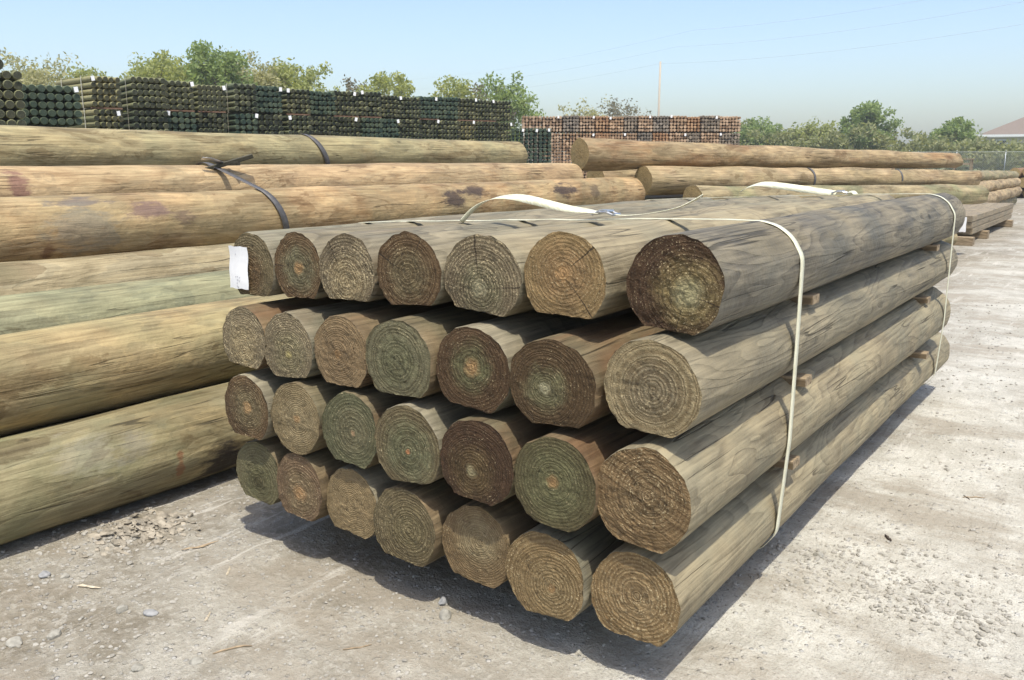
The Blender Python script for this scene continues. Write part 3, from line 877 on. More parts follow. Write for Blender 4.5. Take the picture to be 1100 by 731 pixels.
m_b = shaft_mat('pole_brown', (0.36, 0.24, 0.13), (0.17, 0.10, 0.05), (0.28, 0.2, .12), .4, grain=12, contrast=.5)
for k, (x, z, w) in enumerate([(-4.75, 1.09, 'upper left'), (-4.38, .70, 'middle'), (-4.28, 1.15, 'upper right'), (-4.05, .55, 'low'), (-4.8, .66, 'left'), (-4.25, .22, 'bottom'), (-4.75, .22, 'bottom left')]):
    pole_between((x, 45.0 + .2 * k, z), (x + .6, 56, z), .22, .2, m_b, f'{w} brown pole of the farthest pole pile at the right edge', 110.2 + k, 'brown poles of the farthest pile')

# ------------------------------------------------------------------ stacked timbers on blocks beside the lane
M_LUM = shaft_mat('grey_plank', (0.43, 0.37, 0.28), (0.22, 0.185, 0.135), (0.32, 0.29, 0.23), .5, grain=12, contrast=.4)
root = empty('plank_stack', (-3.3, 23.3, .14))
tag(root, 'low stack of long grey planks on wooden blocks beside the lane', 'plank stack')
random.seed(3)
for row in range(3):
    for k in range(6):
        mb = MB()
        rot = Matrix.Rotation(R_(90), 3, 'Z')
        mb.box((0, 0, 0), (6.6 + random.uniform(-.3, .15), .262, .125 - .006), rot, bev=.008)
        mb.build('plank', M_LUM, root, False, (-.95 + .27 * k + random.uniform(-.006, .006), random.uniform(-.06, .06), .10 + .13 * row))
for k, yy in enumerate((19.6, 21.6, 25.8)):
    mb = MB(); mb.box((0, 0, 0), (1.6, .26, .17), bev=.01)
    tag(mb.build('timber_block', M_SPACER, None, False, (-3.45, yy, .088)), f'squared timber block under the plank stack, {["nearest", "middle", "farthest"][k]} one', 'block', 'blocks under the plank stack')
paper_tag((-2.92, 19.80, .40), .16, .30, 'white sheet fixed to the near end of the plank stack', False)

# ------------------------------------------------------------------ far stacks of small posts
def far_mats(nm, sh_a, sh_b, en_a, en_b):
    out = []
    for kind, a, b in (('side', sh_a, sh_b), ('end', en_a, en_b)):
        t = NT(f'{nm}_{kind}')
        rn = t.n('ShaderNodeNewGeometry').outputs['Random Per Island']
        oi = t.n('ShaderNodeObjectInfo').outputs['Random']
        n1 = t.noise(t.objco(), 14, 4, .6)
        f = t.math('ADD', t.math('MULTIPLY', rn, .55), t.math('MULTIPLY', n1, .45))
        c = t.mix(t.ramp(f, .25, .75), a, b)
        if kind == 'end':
            c = t.mix(t.ramp(t.noise(t.objco(), 55, 3, .7), .35, .6, .65, 0), c, t.mix(1.0, c, (.35, .35, .32), 'MULTIPLY'))
        c = t.mix(t.math('MULTIPLY', oi, .22), c, t.mix(1.0, c, (1.5, 1.2, .8), 'MULTIPLY'))
        out.append(t.done(c, .85, t.bump(t.noise(t.objco(), 90, 3), .5, .006)))
    return out


DARKM = far_mats('dark_green_post', (0.085, 0.105, 0.06), (0.20, 0.21, 0.115), (0.010, 0.014, 0.010), (0.066, 0.070, 0.044))
SIDEM = far_mats('olive_post', (0.14, 0.155, 0.075), (0.27, 0.25, 0.13), (0.02, 0.024, 0.017), (0.078, 0.078, 0.046))
BRNM = far_mats('brown_post', (0.30, 0.22, 0.15), (0.45, 0.34, 0.24), (0.25, 0.16, 0.10), (0.50, 0.36, 0.25))
GRYM = far_mats('grey_post', (0.22, 0.19, 0.15), (0.34, 0.29, 0.23), (0.14, 0.12, 0.10), (0.30, 0.25, 0.20))
ORGM = far_mats('orange_post', (0.36, 0.22, 0.13), (0.46, 0.30, 0.18), (0.26, 0.15, 0.085), (0.43, 0.28, 0.17))
DGRM = far_mats('deep_green_post', (0.05, 0.08, 0.055), (0.10, 0.13, 0.08), (0.02, 0.04, 0.032), (0.06, 0.085, 0.06))
M_FSTRAP = plain('pale_far_strap', (0.55, 0.52, 0.40), .5)


def small_log(V0, L, r, n, seed, twist=0.0):
    """a stubby chamfered cylinder along +Y from V0; returns V,F,M"""
    V, Fc, M = [], [], []
    for (y, k) in ((0, .86), (.02, 1.0), (L - .02, .97), (L, .84)):
        for j in range(n):
            th = 2 * P2 * (j + .5) / n + twist
            V.append((V0[0] + math.cos(th) * r * k, V0[1] + y, V0[2] + math.sin(th) * r * k))
    for i in range(3):
        for j in range(n):
            Fc.append((i * n + j, i * n + (j + 1) % n, (i + 1) * n + (j + 1) % n, (i + 1) * n + j)); M.append(0)
    Fc.append(tuple(range(n - 1, -1, -1))); M.append(1)
    Fc.append(tuple(range(3 * n, 4 * n))); M.append(1)
    return V, Fc, M


_slog = {}


def post_bundle(base, rotz, width, nrows, dia, L, mats, label, group, singles=False, straps=True, tags=1, seed=0):
    """local: x across the face, +Y into the stack, z up"""
    rnd = random.Random(seed)
    nc = max(3, int(round(width / dia)))
    dx = width / nc
    root = empty('post_bundle', base)
    root.rotation_euler = (0, 0, rotz)
    tag(root, label, 'post bundle', group)
    mb = MB()
    for rr in range(nrows):
        for c in range(nc):
            r = dia * .5 * rnd.uniform(.84, 1.04)
            x = -width / 2 + dx * (c + .5) + rnd.uniform(-.006, .006)
            z = dia * (rr + .5) + rnd.uniform(-.006, .006)
            y = rnd.uniform(-.025, .025)
            if singles:
                key = (mats[0].name, round(L, 2), rnd.randrange(4))
                if key not in _slog:
                    V, Fc, M = small_log((0, 0, 0), L, dia * .485 * (0.93 + .023 * key[2]), 12, 1)
                    me = mesh_from('post', V, Fc, True, M)
                    for m in mats: me.materials.append(m)
                    me.set_sharp_from_angle(angle=R_(35))
                    _slog[key] = me
                o = obj('post', _slog[key], root, (), (x, y, z))
                o.rotation_euler = (0, rnd.uniform(0, 6), 0)
            else:
                V, Fc, M = small_log((x, y, z), L, r, 10, 1, rnd.uniform(0, 1))
                b = len(mb.V)
                mb.V.extend(V); mb.F.extend([tuple(i + b for i in f) for f in Fc]); mb.M.extend(M)
    if not singles:
        o = mb.build('posts', mats, root, False)
        o['kind'] = 'stuff'
    h = nrows * dia
    if straps:
        for yy in (L * .22, L * .78):
            s = MB()
            g = .012
            P = [(-width / 2 - g, yy, -g), (width / 2 + g, yy, -g), (width / 2 + g, yy, h + g), (-width / 2 - g, yy, h + g)]
            D = densify([(p[0], p[2]) for p in P], .4)
            s.ribbon([(a, yy, b) for a, b in D], (0, 1, 0), .035, .004, closed=True)
            s.build('strap', M_FSTRAP, root)
    for k in range(tags):
        s = MB()
        cx = rnd.choice((-.42, .42, .3)) * width if k == 0 else rnd.uniform(-.2, .2) * width
        s.box((cx, -.045, h - dia * rnd.uniform(.25, .7)), (.075, .006, .10), Matrix.Rotation(rnd.uniform(-.25, .25), 3, 'Y'))
        s.build('tag', M_PAPER, root)
    return root


# long dark row on the left: stack edges along Y on the face x = -18.4
edges = [10.89, 11.73, 12.66, 13.55, 14.42, 15.2, 16.13, 17.0, 17.95, 18.92, 19.8, 20.65, 21.63, 22.53, 23.43, 24.37, 25.37, 26.25]
topz = lambda y: 3.44 + (y - 11.7) * .0165
splz = lambda y: 2.76 + (y - 11.7) * .0140
palM = [SIDEM, DARKM, DARKM, DARKM, DARKM, DGRM, DARKM, DGRM, DARKM, DARKM, DARKM, DARKM, DGRM, DGRM, DARKM, DARKM, DARKM]
M_BOARD = plain('reddish_board', (0.17, 0.10, 0.065), .85)
for k in range(len(edges) - 1):
    y0, y1 = edges[k] + .07, edges[k + 1] - .07
    w = (y1 - y0) * math.cos(R_(19))
    yc = (y0 + y1) / 2
    zt, zs = topz(yc) - (.05 if k in (3,) else 0) + random.uniform(-.05, .03), splz(yc)
    d = (zt - zs - .03) / 5
    face = -18.4 + random.uniform(-.22, .08)
    Ls = 1.9
    rot = R_(82 if k == 0 else 71)
    n_ = ORD[k]
    post_bundle((face, yc, zs + .015), rot, w, 5, d, Ls, palM[k],
                f'upper bundle of {"olive" if k == 0 else "dark green"} posts, {n_} stack from left in long far row', 'upper bundles of the long dark row',
                singles=(k < 4), tags=int(k % 3 != 1), seed=200 + k)
    nr = int(round((zs - .14) / d))
    post_bundle((face + random.uniform(-.03, .03), yc, zs - nr * d - .02), rot, w, nr, d, Ls, palM[(k + 3) % 17] if k else SIDEM,
                f'tall lower bundle of dark green posts, {n_} stack from left in long far row', 'lower bundles of the long dark row', tags=int(k % 2 == 0), seed=300 + k)
    # the tier boards
    if k % 3 == 1 or k in (5, 11):
        continue
    mb = MB(); mb.box((0, 0, 0), (.05, w * .96, .030), Matrix.Rotation(R_(-19), 3, 'Z'))
    tag(mb.build('tier_board', M_BOARD, None, False, (face - .03, yc, zs - .002)), f'reddish board between the tiers of the {n_} stack in the long far row', 'board', 'boards between the post tiers')

# the nearer dark stacks at the left edge of the view
post_bundle((-16.0, 7.62, 2.02), R_(71), 1.10, 7, .16, 2.2, DARKM, 'dark post bundle at the left picture edge, uneven top with one post on it', 'dark bundles at the left edge', singles=True, straps=False, tags=0, seed=401)
post_bundle((-17.0, 9.23, 2.30), R_(71), 1.05, 5, .148, 2.0, DGRM, 'low dark bundle behind a white tag, second from the left edge', 'dark bundles at the left edge', singles=True, straps=False, tags=1, seed=402)
post_bundle((-16.4, 8.55, .02), R_(71), 2.30, 14, .155, 2.2, DARKM, 'wide lower bundle of dark posts at the left edge with two tags', 'dark bundles at the left edge', straps=False, tags=2, seed=403)
mb = MB()
V, Fc, M = small_log((0, 0, 0), 2.2, .10, 12, 1)
mb.V, mb.F, mb.M = V, Fc, M
o = mb.build('loose_post', DARKM, None, False, (-15.9, 7.80, 3.23))
o.rotation_euler = (0, 0, R_(92))
tag(o, 'single reddish dark post lying on top of the leftmost stack', 'post')

# low green stack and the brown rows further back; these faces look at the camera
RIGHT = Vector((math.cos(R_(34.97)), math.sin(R_(34.97)), 0))
BACK = Vector((-RIGHT.y, RIGHT.x, 0))


def brown_at(s, back):
    """point along the brown row: s metres right of its left end"""
    p = Vector((-20.93, 30.60, 0)) + RIGHT * s + BACK * back
    return p


bw = [0, 22, 44, 62, 79, 94, 110, 125, 141, 159, 178, 193, 213, 237]
bpal = [BRNM, BRNM, GRYM, BRNM, ORGM, BRNM, GRYM, BRNM, GRYM, BRNM, ORGM, GRYM, BRNM]
bpal2 = [GRYM, BRNM, BRNM, BRNM, ORGM, BRNM, BRNM, GRYM, ORGM, BRNM, GRYM, BRNM, GRYM]
for k in range(13):
    s0, s1 = bw[k] * 36 / 960 + .01, bw[k + 1] * 36 / 960 - .01
    p = brown_at((s0 + s1) / 2, random.uniform(-.1, .1))
    zt, zs = 3.39 + random.uniform(-.02, .03), 2.76
    d = .116
    n_ = ORD[k]
    nm = {'brown_post_side': 'brown', 'grey_post_side': 'greyish brown', 'orange_post_side': 'orange brown'}
    post_bundle((p.x, p.y, zs + .01), R_(34.97), s1 - s0, 5, (zt - zs) / 5, 2.4, bpal[k], f'upper bundle of {nm[bpal[k][0].name]} posts, {n_} from left in the far brown row', 'upper bundles of the brown row', tags=k % 2, seed=500 + k)
    nr = 22
    post_bundle((p.x, p.y, zs - nr * .12 - .03), R_(34.97), s1 - s0, nr, .12, 2.4, bpal2[k], f'lower bundle of {nm[bpal2[k][0].name]} posts, {n_} from left in the far brown row', 'lower bundles of the brown row', tags=int(k % 3 == 0), seed=540 + k)
for k in range(3):
    p = Vector((-18.35, 26.15, 0)) + RIGHT * (.24 + .48 * k) + BACK * 0
    post_bundle((p.x, p.y, .03), R_(34.97), .46, 20, .136, 2.0, DGRM, f'low deep green post stack, {ORD[k]} of three between dark and brown rows', 'low deep green stacks', tags=1, seed=580 + k)

# ------------------------------------------------------------------ trees
def leaf_mat(nm, a, b):
    t = NT(nm)
    rn = t.n('ShaderNodeNewGeometry').outputs['Random Per Island']
    n1 = t.noise(t.objco(), .9, 3)
    c = t.mix(t.math('ADD', t.math('MULTIPLY', rn, .6), t.math('MULTIPLY', n1, .4)), a, b)
    tr = t.n('ShaderNodeBsdfTranslucent')
    t.put(tr.inputs[0], t.mix(1.0, c, (1.2, 1.2, .7), 'MULTIPLY'))
    ms = t.n('ShaderNodeMixShader'); ms.inputs[0].default_value = .45
    t.put(t.b.inputs['Base Color'], c); t.b.inputs['Roughness'].default_value = .6
    out = t.t.nodes['Material Output']
    t.t.links.new(t.b.outputs[0], ms.inputs[1]); t.t.links.new(tr.outputs[0], ms.inputs[2]); t.t.links.new(ms.outputs[0], out.inputs[0])
    return t.mat


LF = {'spring': leaf_mat('leaf_spring', (.22, .26, .08), (.46, .47, .19)), 'pale': leaf_mat('leaf_pale', (.28, .28, .14), (.50, .47, .27)),
      'green': leaf_mat('leaf_green', (.15, .22, .075), (.33, .40, .155)), 'bud': leaf_mat('leaf_bud', (.17, .15, .11), (.28, .25, .18)), 'scrub': leaf_mat('leaf_scrub', (.07, .10, .035), (.19, .19, .085))}
M_BARK = plain('grey_bark', (.15, .125, .10), .9, 0, .3, 4)


def leaves(rnd, centres, n, size, spread):
    V, Fc = [], []
    for i in range(n):
        c, rad = centres[rnd.randrange(len(centres))]
        g = Vector((rnd.gauss(0, 1), rnd.gauss(0, 1), rnd.gauss(0, .8)))
        if g.length > 1.7: g *= 1.7 / g.length
        p = Vector(c) + g * rad * spread
        a = Vector((rnd.gauss(0, 1), rnd.gauss(0, 1), rnd.gauss(0, 1))).normalized()
        b = a.orthogonal().normalized()
        b.rotate(Quaternion(a, rnd.uniform(0, 6.28)))
        s = size * rnd.uniform(.55, 1.3)
        c2 = a.cross(b)
        k = len(V)
        V += [p - b * s, p + c2 * s * .5, p + b * s, p - c2 * s * .5]
        Fc.append((k, k + 1, k + 2, k + 3))
    return V, Fc


def tree(x, y, h, wid, mat, n, label, seed, cat='tree', crown_base=.3, leaf=.22, group=None, blobs=26, spread=.33):
    rnd = random.Random(seed)
    root = empty('tree', (x, y, -.02))
    tag(root, label, cat, group)
    mb = MB()
    tr = h * .016 + .04
    tp = [Vector((0, 0, 0))]
    for i in range(1, 6):
        tp.append(Vector((rnd.uniform(-.03, .03) * h, rnd.uniform(-.03, .03) * h, h * .86 * i / 5)))
    mb.tube(tp, [tr * (1 - .16 * i) for i in range(6)], 8)
    cent = []
    for i in range(blobs):
        f = crown_base + (1 - crown_base) * ((i + .5) / blobs) * .97
        # crown profile
        prof = math.sin(min(1, max(.08, (f - crown_base) / (1 - crown_base))) ** .75 * math.pi * .92) ** .7
        ang = i * 2.4 + rnd.uniform(-.5, .5)
        rr = wid * .5 * prof * rnd.uniform(.35, .98)
        c = Vector((math.cos(ang) * rr, math.sin(ang) * rr, h * f))
        st = tp[min(4, int(max(0, f - .22) / .86 * 5))]
        mid = st.lerp(c, .5) + Vector((0, 0, -.03 * h))
        mb.tube([st, mid, c], [tr * .40, tr * .25, tr * .08], 5, cap=False)
        for q in range(3):
            e = c + Vector((rnd.gauss(0, 1), rnd.gauss(0, 1), rnd.gauss(.5, .8))) * wid * .09
            mb.tube([mid.lerp(c, .6), e], [tr * .15, tr * .03], 4, cap=False)
            cent.append((e, wid * .12 * rnd.uniform(.6, 1.3)))
        cent.append((c, wid * .15 * rnd.uniform(.6, 1.3)))
    mb.build('trunk', M_BARK, root, True)
    V, Fc = leaves(rnd, cent, n, leaf, spread * 1.9)
    obj('crown', mesh_from('crown', V, Fc, False), root, [mat])
    return root


TR = [(-61.5, 33.0, 8.3, 4.6, 'pale', 1500, 'pale budding tree behind the leftmost dark stacks'),
      (-66.0, 34.5, 9.2, 6.0, 'pale', 2000, 'hazy pale tree furthest left behind the dark stacks'),
      (-62.0, 42.5, 9.6, 6.5, 'spring', 2600, 'hazy yellow green tree between the small tree and the broad one'),
      (-57.5, 46.5, 9.6, 6.5, 'pale', 2400, 'hazy pale tree filling the gap right of the tallest tree'),
      (-61.0, 36.3, 8.3, 5.0, 'spring', 2600, 'rounded yellow green tree behind the olive ended stack'),
      (-58.6, 38.4, 7.4, 3.6, 'spring', 1500, 'small spring green tree between two bigger ones on the left'),
      (-54.7, 38.2, 9.2, 5.2, 'spring', 3200, 'broad yellow green tree, left neighbour of the tallest tree'),
      (-50.4, 38.7, 9.9, 4.6, 'green', 3200, 'tallest green tree above the long dark row'),
      (-50.2, 41.2, 8.5, 4.8, 'pale', 2600, 'pale yellow green tree right of the tallest tree'),
      (-49.5, 44.3, 9.0, 4.8, 'spring', 2600, 'airy spring green tree above the middle of the dark row'),
      (-48.0, 45.8, 7.2, 3.0, 'spring', 1000, 'low thin tree just clearing the dark row'),
      (-49.0, 49.5, 8.4, 3.0, 'bud', 420, 'bare greyish tree beside a small green one'),
      (-46.9, 51.1, 8.8, 4.4, 'spring', 1900, 'lone green tree right of the bare tree'),
      (-45.2, 57.0, 8.5, 4.6, 'spring', 1700, 'open green tree on the left of the group at the row end'),
      (-43.2, 58.5, 8.2, 4.0, 'bud', 700, 'bare twiggy tree in the middle of the group at the row end'),
      (-40.5, 57.9, 8.1, 4.4, 'green', 2200, 'green tree closing the far end of the dark row'),
      (-44.4, 76.2, 7.2, 4.6, 'pale', 900, 'small pale tree behind the brown row'),
      (-41.9, 78.0, 7.8, 5.4, 'bud', 800, 'bare spreading tree behind the brown row'),
      (-39.0, 109.0, 7.6, 7.2, 'green', 2600, 'dark green bushy tree right of the brown row'),
      (-33.5, 113.0, 6.9, 8.0, 'spring', 3000, 'low spring green tree left of the tall lone tree'),
      (-27.4, 111.0, 10.2, 7.2, 'green', 3800, 'tall lone green tree standing over the scrub'),
      (-18.9, 116.0, 7.4, 6.4, 'green', 2400, 'rounded green tree over the scrub near the house'),
      (-17.8, 116.0, 6.0, 4.0, 'bud', 500, 'bare greyish shrub tree left of the house')]
for k, (x, y, h, w, m, n, lb) in enumerate(TR):
    far = y > 100
    tree(x, y, h * (.74 if far else .88), w * (.80 if far else 1.1), LF[m], int(n * (2.3 if far else 2.8)), lb, 700 + k, leaf=.21 if far else .15, crown_base=.22 if m == 'bud' else .30, spread=.30, blobs=34 if far else 26)

# scrub bank behind the fence: one mass
rnd = random.Random(77)
cent = []
for i in range(620):
    u = rnd.random()
    x = -48 + 62 * u
    y = 106 + 13 * rnd.random() + (x + 20) * .12
    hh = (5.2 if x < -20 else 4.6) + 1.7 * mn.noise((x * .16, 2.2, y * .05)) + 1.1 * mn.noise((x * .5, 8.1, 1.0))
    if x > -19: hh *= max(.66, 1 - (x + 19) * .10)
    cent.append((Vector((x, y, max(.4, hh) * rnd.uniform(.1, 1.0))), .9))
V, Fc = leaves(rnd, cent, 42000, .27, .55)
V = [Vector((v.x, v.y, max(v.z, .02))) for v in V]
me = mesh_from('scrub', V, Fc, False)
sm = leaf_mat('leaf_scrub_bank', (.18, .22, .085), (.40, .38, .21))
o = obj('scrub', me, None, [sm])
tag(o, 'mass of green and straw scrub on the bank behind the fence', 'scrub', kind='stuff')
# rough grass in front of the fence
V, Fc = [], []
for i in range(26000):
    y = 66 + 42 * rnd.random() ** .8
    x = -42 + 62 * rnd.random()
    h = rnd.uniform(.25, .75)
    a = rnd.uniform(0, 6.28)
    dx, dy = math.cos(a) * .12, math.sin(a) * .12
    lx, ly = rnd.uniform(-.2, .2), rnd.uniform(-.2, .2)
    k = len(V)
    V += [(x - dx, y - dy, 0), (x + dx, y + dy, 0), (x + lx, y + ly, h)]
    Fc.append((k, k + 1, k + 2))
o = obj('tall_grass', mesh_from('tall_grass', V, Fc, False), None, [leaf_mat('leaf_grass', (.085, .13, .035), (.22, .225, .095))])
tag(o, 'rough green grass beyond the yard before the fence', 'grass', kind='stuff')

# ------------------------------------------------------------------ fence, power pole, wires, house
M_GALV = plain('galvanised_pipe', (.50, .52, .52), .5, .3)
root = empty('chain_link_fence', (-20, 100, 0))
tag(root, 'grey chain link fence with thin posts in front of the scrub', 'fence')
fa, fb = Vector((-42, 96, 0)), Vector((14, 109, 0))
off = Vector((-20, 100, 0))
nP = 14
for i in range(nP):
    p = fa.lerp(fb, i / (nP - 1))
    mb = MB(); mb.tube([p - off, p - off + Vector((0, 0, 2.45))], .04, 8)
    mb.tube([p - off + Vector((0, 0, 2.55)), p - off + Vector((0, 0, 2.62))], [.075, .03], 8)
    mb.build('post', M_GALV, root, True)
mb = MB(); mb.tube([fa - off + Vector((0, 0, 2.45)), fb - off + Vector((0, 0, 2.45))], .018, 6)
mb.build('top_rail', M_GALV, root)
mb = MB()
d = (fb - fa); Lf = d.length; d.normalize()
k = 0.0
while k < Lf - 2.4:
    a = fa + d * k - off
    mb.tube([a + Vector((0, 0, .03)), a + d * 2.4 + Vector((0, 0, 2.43))], .006, 3, cap=False)
    mb.tube([a + d * 2.4 + Vector((0, .02, .03)), a + Vector((0, .02, 2.43))], .006, 3, cap=False)
    k += .2
o = mb.build('wire_mesh', M_GALV, root); o['kind'] = 'stuff'

M_PPOLE = plain('pale_utility_timber', (.44, .39, .32), .85)
mb = MB(); mb.tube([(0, 0, 0), (0, 0, 4.5), (.02, 0, 9.2)], [.10, .09, .075], 12)
root = empty('power_pole', (-32.25, 66.34, 0))
tag(root, 'pale wooden power pole rising behind the brown row', 'power pole')
mb.build('shaft', M_PPOLE, root, True)
M_WIRE = plain('grey_wire', (.50, .53, .56), .6)
for k, (z, dy) in enumerate(((9.05, 0), (10.6, 3.0), (12.2, 6.0))):
    A, B, Cc = Vector((-92, 92 + dy, z + .6)), Vector((-32.25, 66.34 + dy, z)), Vector((8, 46 + dy, z + .1))
    pts = []
    for (p, q) in ((A, B), (B, Cc)):
        for i in range(13):
            f = i / 13
            v = p.lerp(q, f); v.z -= 4 * f * (1 - f) * .9
            pts.append(v)
    pts.append(Cc)
    mb = MB(); mb.tube(pts, .0065, 4)
    tag(mb.build('power_wire', M_WIRE, None), f'thin power wire crossing the sky, {["lowest", "middle", "highest"][k]} of three', 'wire', 'power wires')

M_WALL = plain('cream_render', (.46, .42, .35), .9, 0, .05, 3)
M_ROOF = NT('pink_brown_shingle')
n1 = M_ROOF.noise(M_ROOF.objco(), 5, 4)
M_ROOF = M_ROOF.done(M_ROOF.mix(n1, (.17, .135, .115), (.235, .19, .16)), .9)
M_TRIM = plain('white_trim', (.75, .75, .75), .6)
M_GLASS = plain('dark_window', (.06, .07, .09), .15)
hx, hy, hz = -9.0, 150.0, 5.3
root = empty('house', (0, 150, 0))
tag(root, 'house with hipped pinkish brown roof and cream walls behind the scrub', 'house')
W, D = 26.0, 10.0
x0 = -21.0
mb = MB(); mb.box((x0 + W / 2, D / 2, hz / 2 - .2), (W - 1.2, D - 1.2, hz - .4)); mb.build('wall', M_WALL, root)
rm = MB()
e = [(x0, 0, hz), (x0 + W, 0, hz), (x0 + W, D, hz), (x0, D, hz), (x0 + 6.5, D / 2, hz + 3.2), (x0 + W - 6.5, D / 2, hz + 3.2)]
rm.add(e, [(0, 1, 5, 4), (1, 2, 5), (2, 3, 4, 5), (3, 0, 4), (3, 2, 1, 0)])
rf = rm.build('roof', M_ROOF, root)
mb = MB(); mb.box((x0 + W / 2, -.06, hz - .16), (W + .1, .1, .3)); mb.box((x0 - .06, D / 2, hz - .16), (.1, D, .3)); mb.build('fascia', M_TRIM, root)
for k in range(6):
    wx = x0 + 3 + k * 4.2
    mb = MB(); mb.box((wx, .55, hz - 1.5), (1.5, .12, 1.5)); w = mb.build('window', M_TRIM, root)
    mb = MB(); mb.box((wx, .47, hz - 1.5), (1.25, .06, 1.25)); mb.build('pane', M_GLASS, w)

# little grey flat-topped stand past the end of the top pole
root = empty('low_stand', (-7.7, 50.6, 0))
tag(root, 'small grey flat-topped stand seen past the end of the top far pole', 'stand')
for k in range(4):
    mb = MB(); mb.box((0, 0, 0), (.9, .13, .05), Matrix.Rotation(R_(15), 3, 'Z'), bev=.004); mb.build('top_board', M_LUM, root, False, (.0, .15 * k, 1.70))
for sx in (-.36, .36):
    for sy in (0, .45):
        mb = MB(); mb.box((0, 0, 0), (.08, .08, 1.67)); mb.build('leg', M_LUM, root, False, (sx, sy + sx * .27, .838))
mb = MB(); mb.box((0, .02, 1.46), (.80, .05, .10), Matrix.Rotation(R_(15), 3, 'Z')); mb.build('apron', M_LUM, root)

# ------------------------------------------------------------------ stones, chips and litter on the ground
t = NT('crushed_stone')
rn = t.n('ShaderNodeNewGeometry').outputs['Random Per Island']
c = t.mix(rn, (.22, .205, .17), (.40, .375, .325))
n1 = t.noise(t.objco(), 60, 4)
M_STONE = t.done(t.mix(t.ramp(n1, .3, .7, 0, .4), c, (.40, .38, .35)), .92, t.bump(n1, .5, .004))
ICO_V = []
ph = (1 + 5 ** .5) / 2
for a, b in ((-1, ph), (1, ph), (-1, -ph), (1, -ph)):
    ICO_V.append(Vector((a, b, 0)).normalized())
for a, b in ((-1, ph), (1, ph), (-1, -ph), (1, -ph)):
    ICO_V.append(Vector((0, a, b)).normalized())
for a, b in ((ph, -1), (ph, 1), (-ph, -1), (-ph, 1)):
    ICO_V.append(Vector((a, 0, b)).normalized())
ICO_F = [(0, 11, 5), (0, 5, 1), (0, 1, 7), (0, 7, 10), (0, 10, 11), (1, 5, 9), (5, 11, 4), (11, 10, 2), (10, 7, 6), (7, 1, 8), (3, 9, 4), (3, 4, 2), (3, 2, 6), (3, 6, 8), (3, 8, 9), (4, 9, 5), (2, 4, 11), (6, 2, 10), (8, 6, 7), (9, 8, 1)]


def pebble(rnd, s):
    sc = Vector((rnd.uniform(.7, 1.3), rnd.uniform(.6, 1.2), rnd.uniform(.4, .8))) * s
    a = rnd.uniform(0, 6.28)
    ca, sa = math.cos(a), math.sin(a)
    out = []
    for v in ICO_V:
        k = rnd.uniform(.72, 1.15)
        x, y, z = v.x * sc.x * k, v.y * sc.y * k, v.z * sc.z * k
        out.append((x * ca - y * sa, x * sa + y * ca, z))
    return out


rnd = random.Random(5)
V, Fc = [], []
CL = [(-.62, 3.6, .30, 420, .011), (-.45, 3.45, .16, 200, .012), (-.85, 3.45, .22, 160, .009), (-1.0, 3.65, .10, 60, .012), (-3.0, 1.5, .35, 150, .010), (-2.75, 1.6, .4, 130, .008), (-3.45, 1.75, .25, 100, .010),
      (-3.6, 2.1, .2, 180, .013), (-2.2, 1.95, .35, 150, .008), (-1.95, 2.4, .2, 110, .008), (-2.0, 2.2, .3, 120, .007), (-1.6, 2.2, .3, 90, .007), (-.6, 5.5, .6, 120, .010), (-.2, 7.5, .9, 140, .014), (-3.2, 2.3, .3, 140, .008)]
place = []
for (x, y, r, n, s) in CL:
    for i in range(n):
        place.append((rnd.gauss(x, r), rnd.gauss(y, r * .8), s * rnd.uniform(.3, 1.25)))
for i in range(6200):
    a = rnd.random()
    y = 1.0 + 11 * a ** 1.7
    x = rnd.uniform(-4.3, .6 + y * .12)
    place.append((x, y, .0085 * rnd.random() ** 2 + .0022 + .0004 * y))
for (x, y, s) in place:
    z = gh(x, y) + s * .15
    b = len(V)
    V.extend([(p[0] + x, p[1] + y, p[2] + z) for p in pebble(rnd, s)])
    Fc.extend([(f[0] + b, f[1] + b, f[2] + b) for f in ICO_F])
o = obj('gravel', mesh_from('gravel', V, Fc, False), None, [M_STONE])
tag(o, 'loose crushed stone and crumbs scattered over the dusty yard', 'gravel', kind='stuff')


def rock(loc, s, label, seed, col):
    rnd = random.Random(seed)
    V, Fc = [], []
    # subdivided icosahedron with faceted noise
    verts = [v.copy() for v in ICO_V]; faces = list(ICO_F)
    for _ in range(2):
        cache, nf = {}, []
        def mid(a, b):
            k = (min(a, b), max(a, b))
            if k not in cache:
                cache[k] = len(verts); verts.append(((verts[a] + verts[b]) / 2).normalized())
            return cache[k]
        for a, b, c in faces:
            ab, bc, ca = mid(a, b), mid(b, c), mid(c, a)
            nf += [(a, ab, ca), (b, bc, ab), (c, ca, bc), (ab, bc, ca)]
        faces = nf
    pl = [(Vector((rnd.gauss(0, 1), rnd.gauss(0, 1), rnd.gauss(0, .8))).normalized(), rnd.uniform(.62, .9)) for _ in range(9)]
    sc = Vector((s * rnd.uniform(.9, 1.25), s * rnd.uniform(.7, 1.0), s * rnd.uniform(.5, .75)))
    out = []
    for v in verts:
        r = 1.0
        for n_, d_ in pl:
            k = v.dot(n_)
            if k > .05: r = min(r, d_ / k)
        r += .05 * mn.noise(v * 3 + Vector((seed, 0, 0)))
        out.append((v.x * r * sc.x, v.y * r * sc.y, v.z * r * sc.z))
    x, y = loc
    o = obj('stone', mesh_from('stone', out, faces, False), None, [col], (x, y, gh(x, y) + sc.z * .30))
    o.rotation_euler = (0, 0, rnd.uniform(0, 6))
    tag(o, label, 'stone', 'single stones on the yard')


